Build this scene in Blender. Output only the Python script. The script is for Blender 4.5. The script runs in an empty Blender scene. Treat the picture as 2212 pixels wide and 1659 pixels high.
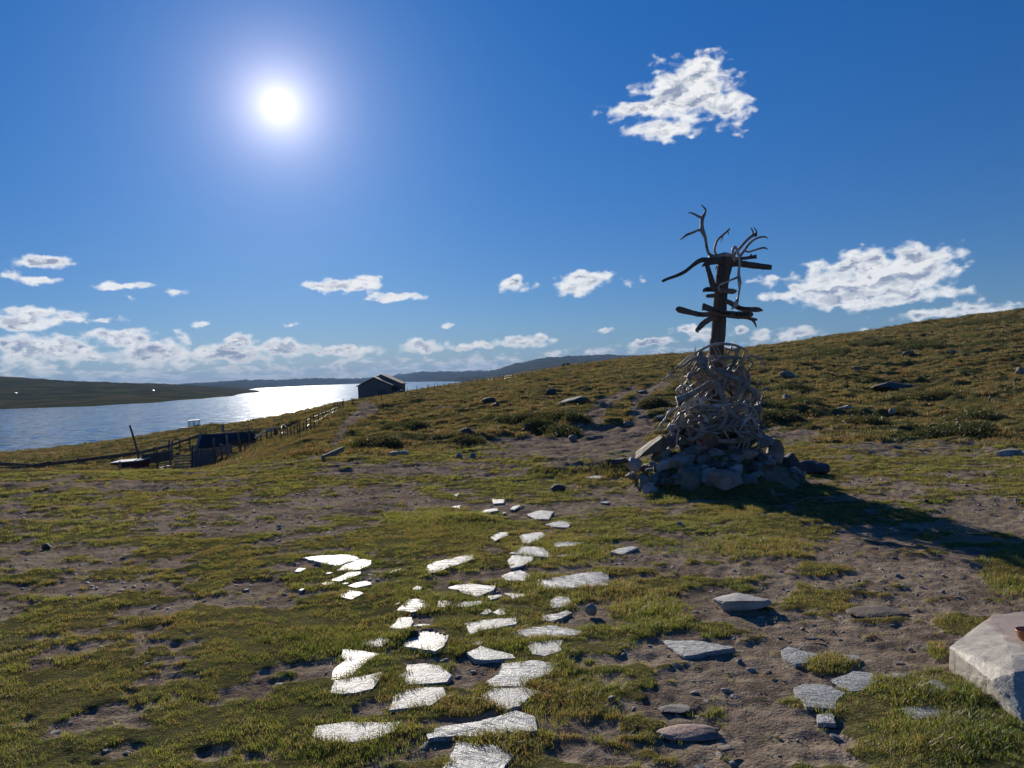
import bpy, bmesh, math, random
import numpy as np
from mathutils import Vector, Matrix, Quaternion, Euler

# ------------------------------------------------------------------ camera
SC = bpy.context.scene
COL = SC.collection
R = math.radians
F = 1640.0; CXI, CYI = 1106.0, 829.5          # focal length and centre for a 2212 x 1659 frame
RHO = R(2.2); EYE = 1.6
PIT = math.atan(17.5 * math.cos(RHO) / F)
Up = Vector((0, math.sin(PIT), math.cos(PIT))); Fw = Vector((0, math.cos(PIT), -math.sin(PIT))); Xx = Vector((1, 0, 0))
cr = Xx * math.cos(RHO) - Up * math.sin(RHO)
cu = Xx * math.sin(RHO) + Up * math.cos(RHO)
CAMP = Vector((0, 0, EYE))
cam = bpy.data.cameras.new('camera'); camo = bpy.data.objects.new('camera', cam); COL.objects.link(camo)
M = Matrix(((cr.x, cu.x, -Fw.x, 0), (cr.y, cu.y, -Fw.y, 0), (cr.z, cu.z, -Fw.z, EYE), (0, 0, 0, 1)))
camo.matrix_world = M
cam.sensor_width = 36; cam.lens = F / 2212 * 36; cam.clip_start = 0.05; cam.clip_end = 40000
SC.camera = camo

def ray(px, py):
    return cr * (px - CXI) + cu * (CYI - py) + Fw * F
def P(px, py, d):
    r = ray(px, py)
    return CAMP + r * (d / r.y)
def proj(x, y, z):                            # world -> frame, numpy
    dx, dy, dz = x, y, z - EYE
    a = dx * cr.x + dy * cr.y + dz * cr.z
    b = dx * cu.x + dy * cu.y + dz * cu.z
    c = np.maximum(dx * Fw.x + dy * Fw.y + dz * Fw.z, 1e-3)
    return CXI + F * a / c, CYI - F * b / c

# ------------------------------------------------------------------ sun, sky, exposure
SUNV = ray(602, 228).normalized()
SUN_EL = math.asin(SUNV.z); SUN_AZ = math.atan2(SUNV.x, SUNV.y)
sl = bpy.data.lights.new('sun', 'SUN'); sl.energy = 5.0; sl.angle = R(0.55); sl.color = (1.0, 0.93, 0.82)
so = bpy.data.objects.new('sun', sl); COL.objects.link(so)
so.rotation_euler = (-SUNV).to_track_quat('-Z', 'Y').to_euler()
SC.view_settings.view_transform = 'Standard'; SC.view_settings.look = 'None'
SC.view_settings.gamma = 1; SC.view_settings.exposure = 0.30
SKY_STRENGTH = 0.1

class NT:
    """small node-tree helper"""
    def __init__(s, tree): s.t = tree; s.n = tree.nodes; s.l = tree.links
    def new(s, typ, **kw):
        n = s.n.new(typ)
        for k, v in kw.items():
            setattr(n, k, v)
        return n
    def link(s, a, b): s.l.new(a, b)
    def setin(s, sock, v):
        if v is None: return
        if isinstance(v, bpy.types.NodeSocket): s.l.new(v, sock)
        else: sock.default_value = v
    def math(s, op, a, b=None, c=None, clamp=False):
        n = s.new('ShaderNodeMath', operation=op); n.use_clamp = clamp
        s.setin(n.inputs[0], a); s.setin(n.inputs[1], b)
        if c is not None: s.setin(n.inputs[2], c)
        return n.outputs[0]
    def vmath(s, op, a, b=None, sc=None):
        n = s.new('ShaderNodeVectorMath', operation=op)
        s.setin(n.inputs[0], a)
        if b is not None: s.setin(n.inputs[1], b)
        if sc is not None: s.setin(n.inputs['Scale'], sc)
        return n.outputs['Value'] if op in ('DOT_PRODUCT', 'LENGTH', 'DISTANCE') else n.outputs[0]
    def mr(s, v, a, b, c=0.0, d=1.0, typ='SMOOTHSTEP'):
        n = s.new('ShaderNodeMapRange', interpolation_type=typ)
        s.setin(n.inputs[0], v)
        for i, q in enumerate((a, b, c, d)): s.setin(n.inputs[i + 1], q)
        return n.outputs[0]
    def mix(s, f, a, b, blend='MIX'):
        n = s.new('ShaderNodeMix', data_type='RGBA', blend_type=blend)
        s.setin(n.inputs[0], f); s.setin(n.inputs[6], a); s.setin(n.inputs[7], b)
        return n.outputs[2]
    def noise(s, vec, scale, detail=4, rough=0.55, dist=0.0, color=False, lac=2.0):
        n = s.new('ShaderNodeTexNoise')
        if vec is not None: s.l.new(vec, n.inputs['Vector'])
        n.inputs['Scale'].default_value = scale; n.inputs['Detail'].default_value = detail
        n.inputs['Roughness'].default_value = rough; n.inputs['Distortion'].default_value = dist
        n.inputs['Lacunarity'].default_value = lac
        return n.outputs['Color' if color else 'Fac']
    def vor(s, vec, scale, feature='F1', out='Distance', rand=1.0):
        n = s.new('ShaderNodeTexVoronoi', feature=feature)
        if vec is not None: s.l.new(vec, n.inputs['Vector'])
        n.inputs['Scale'].default_value = scale; n.inputs['Randomness'].default_value = rand
        return n.outputs[out]
    def mapping(s, vec, loc=(0, 0, 0), scale=(1, 1, 1), rot=(0, 0, 0)):
        n = s.new('ShaderNodeMapping'); s.l.new(vec, n.inputs[0])
        n.inputs['Location'].default_value = loc; n.inputs['Scale'].default_value = scale; n.inputs['Rotation'].default_value = rot
        return n.outputs[0]
    def bump(s, h, strength=0.5, dist=0.02, normal=None):
        n = s.new('ShaderNodeBump'); n.inputs['Strength'].default_value = strength; n.inputs['Distance'].default_value = dist
        s.l.new(h, n.inputs['Height'])
        if normal is not None: s.l.new(normal, n.inputs['Normal'])
        return n.outputs[0]

def build_world():
    w = bpy.data.worlds.new('World'); SC.world = w; w.use_nodes = True
    t = NT(w.node_tree); t.n.clear()
    out = t.new('ShaderNodeOutputWorld'); bg = t.new('ShaderNodeBackground')
    sky = t.new('ShaderNodeTexSky', sky_type='NISHITA')
    sky.sun_disc = False; sky.sun_elevation = SUN_EL; sky.sun_rotation = SUN_AZ
    sky.altitude = 1200; sky.air_density = 1.0; sky.dust_density = 0.25; sky.ozone_density = 2.6
    tc = t.new('ShaderNodeTexCoord').outputs['Generated']
    d = t.vmath('NORMALIZE', tc)
    sep = t.new('ShaderNodeSeparateXYZ'); t.link(d, sep.inputs[0])
    az = t.math('ARCTAN2', sep.outputs[0], sep.outputs[1])
    el = t.math('ARCSINE', sep.outputs[2])
    comb = t.new('ShaderNodeCombineXYZ'); t.link(az, comb.inputs[0]); t.link(el, comb.inputs[1])
    ae = comb.outputs[0]
    # deeper blue with height
    hs = t.new('ShaderNodeHueSaturation'); t.link(sky.outputs[0], hs.inputs['Color'])
    hs.inputs['Saturation'].default_value = 1.18
    skyc = t.vmath('SCALE', hs.outputs[0], sc=SKY_STRENGTH)
    g = t.mr(el, 0.0, 0.5, 0.0, 1.0, 'LINEAR')
    tint = t.mix(g, (0.245, 0.305, 0.44, 1), (0.125, 0.465, 0.76, 1))
    skyc = t.mix(1.0, skyc, tint, 'MULTIPLY')
    # oversize sun disc and lens bloom painted into the sky (round the sun's true direction)
    ca = t.vmath('DOT_PRODUCT', d, tuple(SUNV))
    ang = t.math('ARCCOSINE', t.math('MINIMUM', ca, 0.999999))
    disc = t.mr(ang, R(0.25), R(1.15), 1.0, 0.0)
    h1 = t.math('EXPONENT', t.math('MULTIPLY', ang, -1 / R(1.5)))
    h2 = t.math('EXPONENT', t.math('MULTIPLY', ang, -1 / R(4.2)))
    gl = t.mix(1.0, t.vmath('SCALE', (1.0, 0.93, 0.80), sc=t.math('MULTIPLY', h1, 1.05)),
               t.vmath('SCALE', (0.86, 0.62, 0.72), sc=t.math('MULTIPLY', h2, 0.40)), 'ADD')
    gl = t.mix(1.0, gl, t.vmath('SCALE', (1, 0.96, 0.9), sc=t.math('MULTIPLY', disc, 1.6)), 'ADD')
    # ---- clouds: ellipses in azimuth/elevation, broken up with noise
    CL = [(1480,208,98,44,1.2),(1518,160,46,34,1.15),(1395,236,80,17,1),(1440,278,66,20,1),(1570,225,42,42,.9),(1555,135,25,14,.6),(1435,130,18,7,.3),
          (1850,618,135,36,1.35),(1868,578,60,38,1.3),(1975,580,74,40,1.3),(1775,612,42,38,1.15),(1900,638,130,20,1.15),(1695,638,48,10,.8),
          (2060,676,95,9,.8),(2100,662,26,13,.9),(1620,606,18,6,.5),(1675,596,10,6,.5),
          (1268,600,55,17,1.1),(1245,622,45,15,1),(1112,614,26,14,.9),(1160,612,12,8,.4),(1385,608,16,6,.35),
          (745,616,70,13,1),(790,602,34,10,1),(690,622,24,8,.9),(860,642,46,10,.9),(835,650,26,6,.8),
          (105,571,50,10,1),(78,607,32,8,.9),(20,597,18,7,.6),(262,617,44,6,.8),(285,643,16,5,.7),(370,634,20,6,.4),
          (45,690,72,20,1.1),(160,686,26,12,1),(225,691,30,6,1),(433,702,15,7,.8),(385,720,16,6,.5),(632,702,12,4,.6),(965,705,22,5,.7),(1303,713,22,6,.9),
          (90,757,115,26,1.2),(255,734,62,18,1.1),(350,766,72,26,1.1),(500,764,92,19,1.1),(520,737,30,15,1.1),(615,755,62,17,1.1),(745,757,72,14,1.1),
          (915,748,56,14,1.1),(1130,738,66,12,1),(1020,748,50,8,.9),(1410,738,60,7,1),(1480,713,34,7,.9),(1720,720,40,13,1),(1650,724,32,13,1),(1605,716,14,8,.8),
          (1540,722,40,14,1),(1870,710,12,10,.8)]
    warp = t.noise(ae, 16, 5, .6, color=True)
    wv = t.vmath('SUBTRACT', warp, (0.5, 0.5, 0.5))
    wf = t.vmath('SUBTRACT', t.noise(ae, 75, 6, .68, color=True), (0.5, 0.5, 0.5))
    aw = t.vmath('ADD', t.vmath('ADD', ae, t.vmath('MULTIPLY', wv, (0.030, 0.018, 0))), t.vmath('MULTIPLY', wf, (0.020, 0.011, 0)))
    field = None
    for (px, py, rx, ry, wgt) in CL:
        v = ray(px, py).normalized()
        a0, e0 = math.atan2(v.x, v.y), math.asin(v.z)
        sx, sy = F * 1.02 / rx / 1.22, F * 1.02 / ry / 1.22
        m = t.mapping(aw, loc=(-a0 * sx, -e0 * sy, 0), scale=(sx, sy, 0))
        q = t.math('MULTIPLY_ADD', t.vmath('LENGTH', m), -1.35 * wgt, 1.35 * wgt)
        field = q if field is None else t.math('SMOOTH_MAX', field, q, 0.25)
    nm = t.mapping(ae, scale=(1, 1.7, 1))
    n1 = t.noise(nm, 36, 8, .55, .25)
    puff = t.vor(t.vmath('ADD', nm, t.vmath('SCALE', wv, sc=0.02)), 70, 'SMOOTH_F1')
    nn = t.math('ADD', t.math('MULTIPLY_ADD', n1, 2.9, -1.50), t.math('MULTIPLY_ADD', puff, -0.9, 0.36))
    dens1 = t.math('ADD', field, nn)
    # low bank of far cumulus above the horizon
    le = t.math('LOGARITHM', t.math('ADD', t.math('MAXIMUM', el, 0.0), 0.012), math.e)
    c2 = t.new('ShaderNodeCombineXYZ'); t.link(az, c2.inputs[0]); t.link(t.math('MULTIPLY', le, 0.035), c2.inputs[1])
    bm_ = t.mapping(c2.outputs[0], scale=(1, 2.6, 1))
    n2 = t.noise(bm_, 30, 8, .6, .3)
    puff2 = t.vor(t.vmath('ADD', bm_, t.vmath('SCALE', wv, sc=0.02)), 75, 'SMOOTH_F1')
    band = t.mr(el, R(1.2), R(3.1), 0.20, -1.6)
    dens2 = t.math('ADD', t.math('ADD', band, t.math('MULTIPLY_ADD', n2, 4.2, -2.1)), t.math('MULTIPLY_ADD', puff2, -0.8, 0.3))
    dens2 = t.math('ADD', dens2, t.mr(el, 0.0, R(.5), 0.25, 0.0))
    dens = t.math('MAXIMUM', dens1, dens2)
    alpha = t.mr(dens, -0.16, 0.74)
    # the sun stands behind the clouds: thin rims glow, thick parts turned to us are grey
    thick = t.mr(dens, 0.30, 1.15)
    off = (math.sin(-0.9) * .006, .0075, 0)
    n1b = t.noise(t.vmath('ADD', nm, off), 36, 5, .55, .25)
    n2b = t.noise(t.vmath('ADD', bm_, (-.004, .006, 0)), 30, 4, .6, .3)
    emb = t.mr(t.math('MAXIMUM', t.math('SUBTRACT', n1b, n1), t.math('MULTIPLY', t.math('SUBTRACT', n2b, n2), t.mr(el, R(3), R(4.5), 1.0, 0.0))), -.03, .10)
    n3 = t.noise(t.mapping(ae, loc=(0.3, 0.012, 0), scale=(1, 2.2, 1)), 30, 4, .55, .3)
    sh = t.math('MULTIPLY', thick, t.math('ADD', t.math('MULTIPLY', emb, .8), t.mr(n3, 0.46, 0.62, 0, .6)))
    cloudc = t.mix(t.math('MINIMUM', sh, 1.0), (0.80, 0.80, 0.79, 1), (0.24, 0.28, 0.38, 1))
    lowwarm = t.mr(el, 0.0, R(4), 1.0, 0.0)
    cloudc = t.mix(t.math('MULTIPLY', lowwarm, 0.8), cloudc, t.mix(1.0, cloudc, (0.93, 0.88, 0.76, 1), 'MULTIPLY'))
    skyc = t.mix(t.math('MULTIPLY', alpha, 0.97), skyc, cloudc)
    skyc = t.mix(1.0, skyc, gl, 'ADD')
    t.link(skyc, bg.inputs['Color']); bg.inputs['Strength'].default_value = 1.0
    t.link(bg.outputs[0], out.inputs[0])
    w.cycles.sampling_method = 'MANUAL'; w.cycles.sample_map_resolution = 512
build_world()

# ------------------------------------------------------------------ naming helpers
def tag(o, label=None, cat=None, group=None, kind=None):
    if label: o['label'] = label
    if cat: o['category'] = cat
    if group: o['group'] = group
    if kind: o['kind'] = kind
    return o
def thing(name, loc, label, cat, group=None, rz=0):
    o = bpy.data.objects.new(name, None); COL.objects.link(o); o.empty_display_size = .1
    o.location = loc; o.rotation_euler = (0, 0, rz)
    return tag(o, label, cat, group)
def link_mesh(name, verts, faces, mat, parent=None, smooth=True, origin=None):
    """verts in world space; origin (world) becomes the object's location (or they are given relative to parent)"""
    me = bpy.data.meshes.new(name)
    o = bpy.data.objects.new(name, me); COL.objects.link(o)
    v = np.array([tuple(q) for q in verts], dtype=np.float32).reshape(-1, 3)
    if parent is not None:
        o.parent = parent
        if origin is None:
            v = v - np.array(parent.location)
            if parent.rotation_euler.z:
                c, s = math.cos(-parent.rotation_euler.z), math.sin(-parent.rotation_euler.z)
                v = np.stack([v[:, 0] * c - v[:, 1] * s, v[:, 0] * s + v[:, 1] * c, v[:, 2]], 1)
    elif origin is not None:
        v = v - np.array(origin); o.location = origin
    me.from_pydata(v.tolist(), [], [list(f) for f in faces])
    me.materials.append(mat)
    if smooth: me.polygons.foreach_set('use_smooth', [True] * len(me.polygons))
    me.update()
    return o

# ------------------------------------------------------------------ noise in numpy
def _hash(ix, iy, seed):
    h = (ix.astype(np.int64) * 374761393 + iy.astype(np.int64) * 668265263 + seed * 1442695041) & 0xffffffff
    h = ((h ^ (h >> 13)) * 1274126177) & 0xffffffff
    h = (h ^ (h >> 16)) & 0xffffffff
    return h
def pnoise(x, y, seed=0):
    ix, iy = np.floor(x), np.floor(y); fx, fy = x - ix, y - iy
    ux, uy = fx * fx * fx * (fx * (fx * 6 - 15) + 10), fy * fy * fy * (fy * (fy * 6 - 15) + 10)
    def g(a, b):
        an = _hash(ix + a, iy + b, seed) * (2 * math.pi / 4294967296.0)
        return np.cos(an) * (fx - a) + np.sin(an) * (fy - b)
    return ((g(0, 0) * (1 - ux) + g(1, 0) * ux) * (1 - uy) + (g(0, 1) * (1 - ux) + g(1, 1) * ux) * uy) * 1.5
def fbm(x, y, oc=4, seed=0, gain=.5):
    s = 0; a = 1
    for k in range(oc):
        s = s + a * pnoise(x, y, seed + 17 * k); x, y, a = x * 2.03 + 5.1, y * 2.03 + 1.7, a * gain
    return s

# ------------------------------------------------------------------ terrain heights
LAKE = -10.4
U_ = 'u'                                       # under the lake
def hz(u): return 812 - .0384 * (u - 1106)
def flat(u, y): return hz(u) + 1640 * 1.6 / y
COLS = {
 -300: [(14,None),(17,1030),(22,1037),(32,1045),(60,1030),(110,1008),(140,1000),(155,U_),(560,U_),(590,899),(700,885),(1000,850),(1400,818),(1900,822),(15000,862)],
 0: [(13,None),(16.5,1015),(20,1024),(30,1028),(42,1022),(65,1006),(100,992),(140,982),(157,980),(185,U_),(635,U_),(656,885),(700,880),(900,850),(1150,822),(1400,812),(1800,820),(3500,845),(15000,852)],
 200: [(13,None),(16,1016),(20,1024),(30,1028),(47,1017),(70,994),(100,975),(140,963),(175,958),(205,U_),(590,U_),(620,879),(750,868),(950,843),(1300,826),(1700,828),(3500,838),(15000,844)],
 330: [(12.5,None),(16,1016),(20,1023),(33,1026),(47,1017),(65,985),(90,958),(125,940),(180,943),(230,U_),(660,U_),(700,869),(850,858),(1100,838),(1500,829),(2200,833),(4000,835),(5500,833),(15000,838)],
 430: [(12,None),(16,1016),(20,1022),(35,1024),(47,1015),(60,982),(80,950),(105,923),(140,930),(200,945),(260,U_),(790,U_),(830,861),(1000,852),(1300,840),(1700,834),(2500,836),(5500,828),(7000,831),(15000,834)],
 500: [(12,None),(16,1008),(20,1009),(35,1003),(46,994),(49,988),(60,966),(80,940),(100,922),(120,918),(170,930),(250,U_),(900,U_),(960,855),(1200,849),(1600,841),(2000,839),(2600,840),(5500,823),(7500,828),(15000,831)],
 560: [(13,None),(18,994),(25,987),(35,978),(46,965),(50,958),(70,930),(100,913),(130,909),(160,918),(240,U_),(1300,U_),(1400,846),(1700,843),(1950,845),(2100,U_),(3600,U_),(3800,838),(5500,820),(7500,826),(15000,829)],
 603: [(13,None),(18,987),(25,975),(35,964),(46,955),(52,945),(70,918),(100,905),(130,901),(170,908),(250,U_),(4000,U_),(4200,835),(5500,821),(7500,825),(15000,827)],
 650: [(13,None),(18,977),(25,957),(40,935),(60,910),(90,898),(130,893),(170,896),(280,U_),(4200,U_),(4400,833),(5800,818),(7500,822),(15000,825)],
 700: [(14,None),(18,973),(25,948),(37,925),(55,905),(80,892),(115,882),(150,880),(185,882),(320,U_),(4500,U_),(4700,830),(6000,817),(7500,822),(15000,824)],
 772: [(14,None),(18,972),(25,945),(35,925),(50,907),(75,890),(110,875),(150,866),(185,863),(250,880),(400,U_),(4800,U_),(5000,827),(6500,818),(8000,820),(15000,821)],
 851: [(14,None),(18,969),(25,939),(35,918),(50,899),(75,879),(110,864),(150,855),(182,851),(250,863),(420,U_),(5000,U_),(5200,824),(6500,813),(8000,815),(15000,816)],
 855: [(14,None),(18,969),(25,939),(35,918),(50,899),(75,879),(110,864),(150,855),(182,851),(250,863),(420,U_),(5000,U_),(5200,824),(6500,812.5),(8000,815),(12500,807),(15000,811)],
 872: [(14,None),(18,968),(25,938),(35,917),(50,897),(75,877),(110,862),(150,853),(180,849),(250,862),(430,U_),(4900,U_),(5100,823),(6500,810),(8000,812),(12500,806),(15000,811)],
 878: [(14,None),(18,968),(25,938),(35,917),(50,896),(75,876),(110,861),(150,852),(180,848),(250,861),(430,U_),(4700,U_),(4900,823),(6500,808),(8000,811),(15000,812)],
 905: [(14,None),(18,967),(25,936),(35,914),(50,892),(75,872),(110,856),(150,846),(185,842),(260,856),(450,U_),(4000,U_),(4300,822),(6000,803),(7500,808),(15000,810)],
 1010: [(14,None),(18,962),(25,928),(35,905),(50,882),(75,860),(110,842),(150,831),(190,826),(280,840),(500,U_),(1700,U_),(1850,826),(2600,821),(4000,812),(5800,802),(7500,806),(15000,808)],
 1061: [(14,None),(18,958),(25,922),(35,899),(50,876),(75,854),(110,835),(150,824),(185,820),(280,832),(520,U_),(1500,U_),(1650,824),(2600,818),(4000,808),(5800,801),(7500,804),(15000,806)],
 1106: [(14,None),(20,946),(30,905),(45,875),(65,851),(95,830),(130,818),(160,814.5),(250,822),(420,845),(700,839),(1400,822),(2500,814),(3600,798),(4600,787),(6000,795),(15000,803)],
 1180: [(14,None),(20,944),(30,904),(45,872),(65,846),(95,822),(130,806),(160,800),(240,806),(400,820),(800,828),(1500,815),(2500,800),(3500,783),(4400,771.5),(6000,785),(15000,800)],
 1236: [(14,None),(20,943),(30,903),(45,870),(65,842),(95,817),(130,800),(160,792),(230,798),(400,808),(800,815),(1500,805),(2500,793),(3500,778),(4400,769),(6000,783),(15000,798)],
 1310: [(13,None),(15,978),(20,940),(30,898),(45,865),(65,836),(95,809),(130,790),(165,781),(240,788),(500,798),(1500,798),(3000,780),(4400,765),(6000,780),(15000,794)],
 1385: [(13,None),(15,975),(20,936),(30,893),(45,860),(65,830),(95,802),(130,780),(170,770),(240,777),(500,790),(1500,790),(3000,778),(4400,768.5),(6000,776),(15000,790)],
 1480: [(12,None),(15,970),(20,931),(30,886),(45,852),(65,822),(95,794),(130,773),(170,765),(240,773),(500,786),(1500,788),(4400,772),(15000,787)],
 1600: [(12,None),(15,964),(20,922),(30,876),(45,840),(65,808),(95,778),(130,760),(165,755),(230,763),(500,780),(15000,783)],
 1700: [(12,None),(15,960),(20,920),(30,872),(45,833),(65,800),(95,768),(130,748),(165,742),(220,750),(500,770),(15000,779)],
 1850: [(10,None),(14,968),(18,935),(25,892),(38,850),(55,812),(80,770),(110,738),(150,720),(210,730),(500,755),(15000,773)],
 2000: [(10,None),(13,987),(18,940),(25,895),(38,850),(55,808),(80,762),(110,722),(145,697),(200,706),(500,740),(15000,767)],
 2100: [(10,None),(13,983),(18,935),(25,890),(38,842),(55,798),(80,750),(110,710),(145,684),(200,694),(500,730),(15000,764)],
 2212: [(10,None),(13,980),(18,930),(25,885),(38,835),(55,788),(80,738),(110,695),(145,667),(200,678),(500,720),(15000,760)],
 2500: [(10,None),(13,965),(18,915),(25,865),(38,812),(55,760),(80,705),(110,658),(145,628),(200,640),(500,690),(15000,750)],
}
NS, NL = 900, 700
SG = np.linspace(-0.86, 0.86, NS)
LG = np.linspace(math.log(1.0), math.log(15500.0), NL)
def build_grid():
    us = sorted(COLS); ss = []; prof = []
    for u in us:
        r = ray(u, 850); ss.append(r.x / r.y)
        ly, tz = [math.log(1.0)], [-1.6]
        L = COLS[u]
        for (y, q) in L:
            if q is None: z = 0.0
            elif q == U_: z = LAKE - 2.2
            else:
                rr = ray(u, q); z = EYE + rr.z / rr.y * y
            ly.append(math.log(y)); tz.append((z - EYE) / y)
        # near flat part sampled so that z stays 0
        yn = np.exp(np.linspace(0, ly[1], 24)); ly = list(np.log(yn)) + ly[2:]; tz = list(-1.6 / yn) + tz[2:]
        prof.append(np.interp(LG, ly, tz))
    prof = np.array(prof); G = np.empty((NS, NL))
    for j in range(NL): G[:, j] = np.interp(SG, ss, prof[:, j])
    def smooth(A, k, ax):
        ker = np.hanning(2 * k + 3)[1:-1]; ker /= ker.sum()
        pad = [(0, 0), (0, 0)]; pad[ax] = (k, k)
        B = np.pad(A, pad, mode='edge'); out = np.zeros_like(A)
        for i, wv in enumerate(ker):
            sl_ = [slice(None), slice(None)]; sl_[ax] = slice(i, i + A.shape[ax]); out += wv * B[tuple(sl_)]
        return out
    ncut = int(NL * (math.log(300) / LG[-1]))
    Gs = smooth(smooth(G, 14, 0), 6, 1)
    Gf = smooth(smooth(G, 3, 0), 3, 1)
    w = np.clip((np.arange(NL) - ncut) / 40.0, 0, 1)[None, :]
    Z = (Gs * (1 - w) + Gf * w) * np.exp(LG)[None, :] + EYE
    wn = np.clip((np.exp(LG) - 8) / 4.0, 0, 1)[None, :]
    return Z * wn
ZG = build_grid()
CAIRN = P(1545, 1042, 10.6); CAIRN.z = 0
def smst(a, b, x):
    t_ = np.clip((x - a) / (b - a), 0, 1); return t_ * t_ * (3 - 2 * t_)
def base_h(x, y):
    x = np.asarray(x, float); y = np.asarray(y, float)
    r = np.hypot(x, y) + 1e-6; th = np.arctan2(x, y)
    lim = math.atan(0.855); thc = np.clip(th, -lim, lim)
    s = np.tan(thc); ye = np.where(np.abs(th) <= lim, y, r * math.cos(lim))
    ye = np.clip(ye, 1.0, 15400)
    fi = (s - SG[0]) / (SG[1] - SG[0]); fj = np.log(ye) / (LG[1] - LG[0])
    i = np.clip(fi.astype(int), 0, NS - 2); j = np.clip(fj.astype(int), 0, NL - 2); a = fi - i; b = fj - j
    z = (ZG[i, j] * (1 - a) + ZG[i + 1, j] * a) * (1 - b) + (ZG[i, j + 1] * (1 - a) + ZG[i + 1, j + 1] * a) * b
    w = smst(R(60), R(115), np.abs(th))
    return z * (1 - w) + w * np.clip(x * .05, -7, 30) * smst(8, 40, r)
def relief(x, y):
    """hummocks, tussocks, banks: grows away from the worn yard by the camera"""
    r = np.hypot(x, y)
    sx_ = x / np.maximum(y, 1.0); lf = smst(-.22, -.40, sx_) if False else 1 - smst(-.42, -.20, sx_)
    a = (smst(13, 24, r) * (1 - lf) + smst(30, 60, r) * lf) * (1 - smst(350, 900, r))
    z = a * (0.30 * fbm(x / 9, y / 7, 3, 3) + 0.17 * np.abs(fbm(x / 2.6, y / 1.7, 3, 8)) + 0.13 * fbm(x / 1.1, y / .8, 3, 21))
    ridg = 1 - np.abs(pnoise(x / 7 + .5 * pnoise(x / 3, y / 3, 5), y / 3.2, 12)) * 2.2
    z = z + a * smst(30, 60, r) * 0.28 * np.maximum(ridg, 0) ** 2
    far = smst(300, 900, r)
    z = z + far * np.minimum(r * 0.0016, 9) * fbm(x / (60 + 0 * r), y / 90, 4, 31) * smst(LAKE + .5, LAKE + 6, base_h(x, y))
    near = 1 - smst(20, 40, r)
    z = z + near * (0.009 * fbm(x / 1.3, y / 1.0, 3, 40) + 0.006 * fbm(x / .32, y / .25, 3, 44)) + near * smst(9, 14, r) * .03 * fbm(x / .9, y / .5, 3, 47)
    return z
def mound(x, y):
    d = np.hypot((x - CAIRN.x) / 1.12, (y - CAIRN.y))
    m = 0.72 * np.clip(1 - d / 1.12, 0, 1) ** 0.85
    # turf bank left behind the slabs, next to the cairn
    return m
BANKS = []   # (px, py, half length px, height m, thickness m) low turf banks with a dark side, added on the ground
for q in [(1240,1020,120,.17,.35),(1330,1012,60,.13,.3),(780,1100,60,.05,.3),(1000,1125,70,.07,.28),(900,1340+35,60,.05,.12)]:
    BANKS.append(q)
_banks = []
def banks(x, y):
    z = 0
    for (bx, by, L, h, th) in _banks:
        z = z + h * np.exp(-((x - bx) / L) ** 4 - ((y - by) / th) ** 2)
    return z
def H(x, y):
    return base_h(x, y) + relief(x, y) + mound(x, y) + banks(x, y)
def Hs(x, y): return float(H(np.array([x]), np.array([y]))[0])
def hit(px, py, dmin=2.0, dmax=12000, nomound=False):
    """point of the ground seen at a frame position"""
    r = ray(px, py)
    ys = np.exp(np.linspace(math.log(dmin), math.log(dmax), 1400))
    xs = r.x / r.y * ys; zs = EYE + r.z / r.y * ys
    hh = H(xs, ys) - (mound(xs, ys) if nomound else 0)
    k = np.argmax(hh >= zs)
    if hh[k] < zs[k]: k = len(ys) - 1
    if k > 0:
        a0, a1 = zs[k - 1] - hh[k - 1], zs[k] - hh[k]; t_ = a0 / (a0 - a1 + 1e-9)
        y = ys[k - 1] + (ys[k] - ys[k - 1]) * t_
    else: y = ys[0]
    return Vector((r.x / r.y * y, y, EYE + r.z / r.y * y))
for (px, py, L, h, th) in BANKS:
    c = hit(px, py); _banks.append((c.x, c.y, L * c.y / F, h, th))
# turf banks catch the light on the far slope: list fixed from here on

# ------------------------------------------------------------------ where soil shows (worn ground, tracks)
def seg_d(px, py, pts):
    best = np.full(px.shape, 1e9)
    for (x0, y0, w0), (x1, y1, w1) in zip(pts[:-1], pts[1:]):
        dx, dy = x1 - x0, y1 - y0
        t_ = np.clip(((px - x0) * dx + (py - y0) * dy) / (dx * dx + dy * dy), 0, 1)
        w = w0 + (w1 - w0) * t_
        d = np.hypot(px - x0 - dx * t_, (py - y0 - dy * t_)) / w
        best = np.minimum(best, d)
    return best
SOIL_ELL = [(560,1125,460,52,.95),(150,1195,300,42,1.05),(820,1080,330,46,.95),(1230,965,230,34,1.5),(1350,1075,200,34,.75),(880,1012,300,20,1.2),(250,1048,380,18,.95),(60,1110,120,20,.8),
            (1750,1400,400,130,1.15),(2020,1250,270,110,1.4),(2120,1130,210,62,1.4),(1560,1570,330,120,1.3),(1330,1640,240,60,1.0),(1600,1300,190,60,.95),(1900,1180,190,60,1.1),(1640,1230,150,50,.7),
            (1000,1480,60,60,1.6),(1040,1440,66,44,1.4),(900,1335,80,22,1.3),(300,1570,360,80,.85),(640,1610,150,50,.7),(900,1610,120,34,1.2),(1430,1190,220,46,.75),
            (1280,1450,130,66,.7),(1420,1380,170,66,.85),(800,1250,70,28,1.1),(1150,1100,180,32,1.05),(120,1420,240,34,.7),(1680,935,200,22,.95),(1930,960,220,20,.85),(1250,1340,60,30,.7),(500,1280,200,24,.45)]
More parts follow.
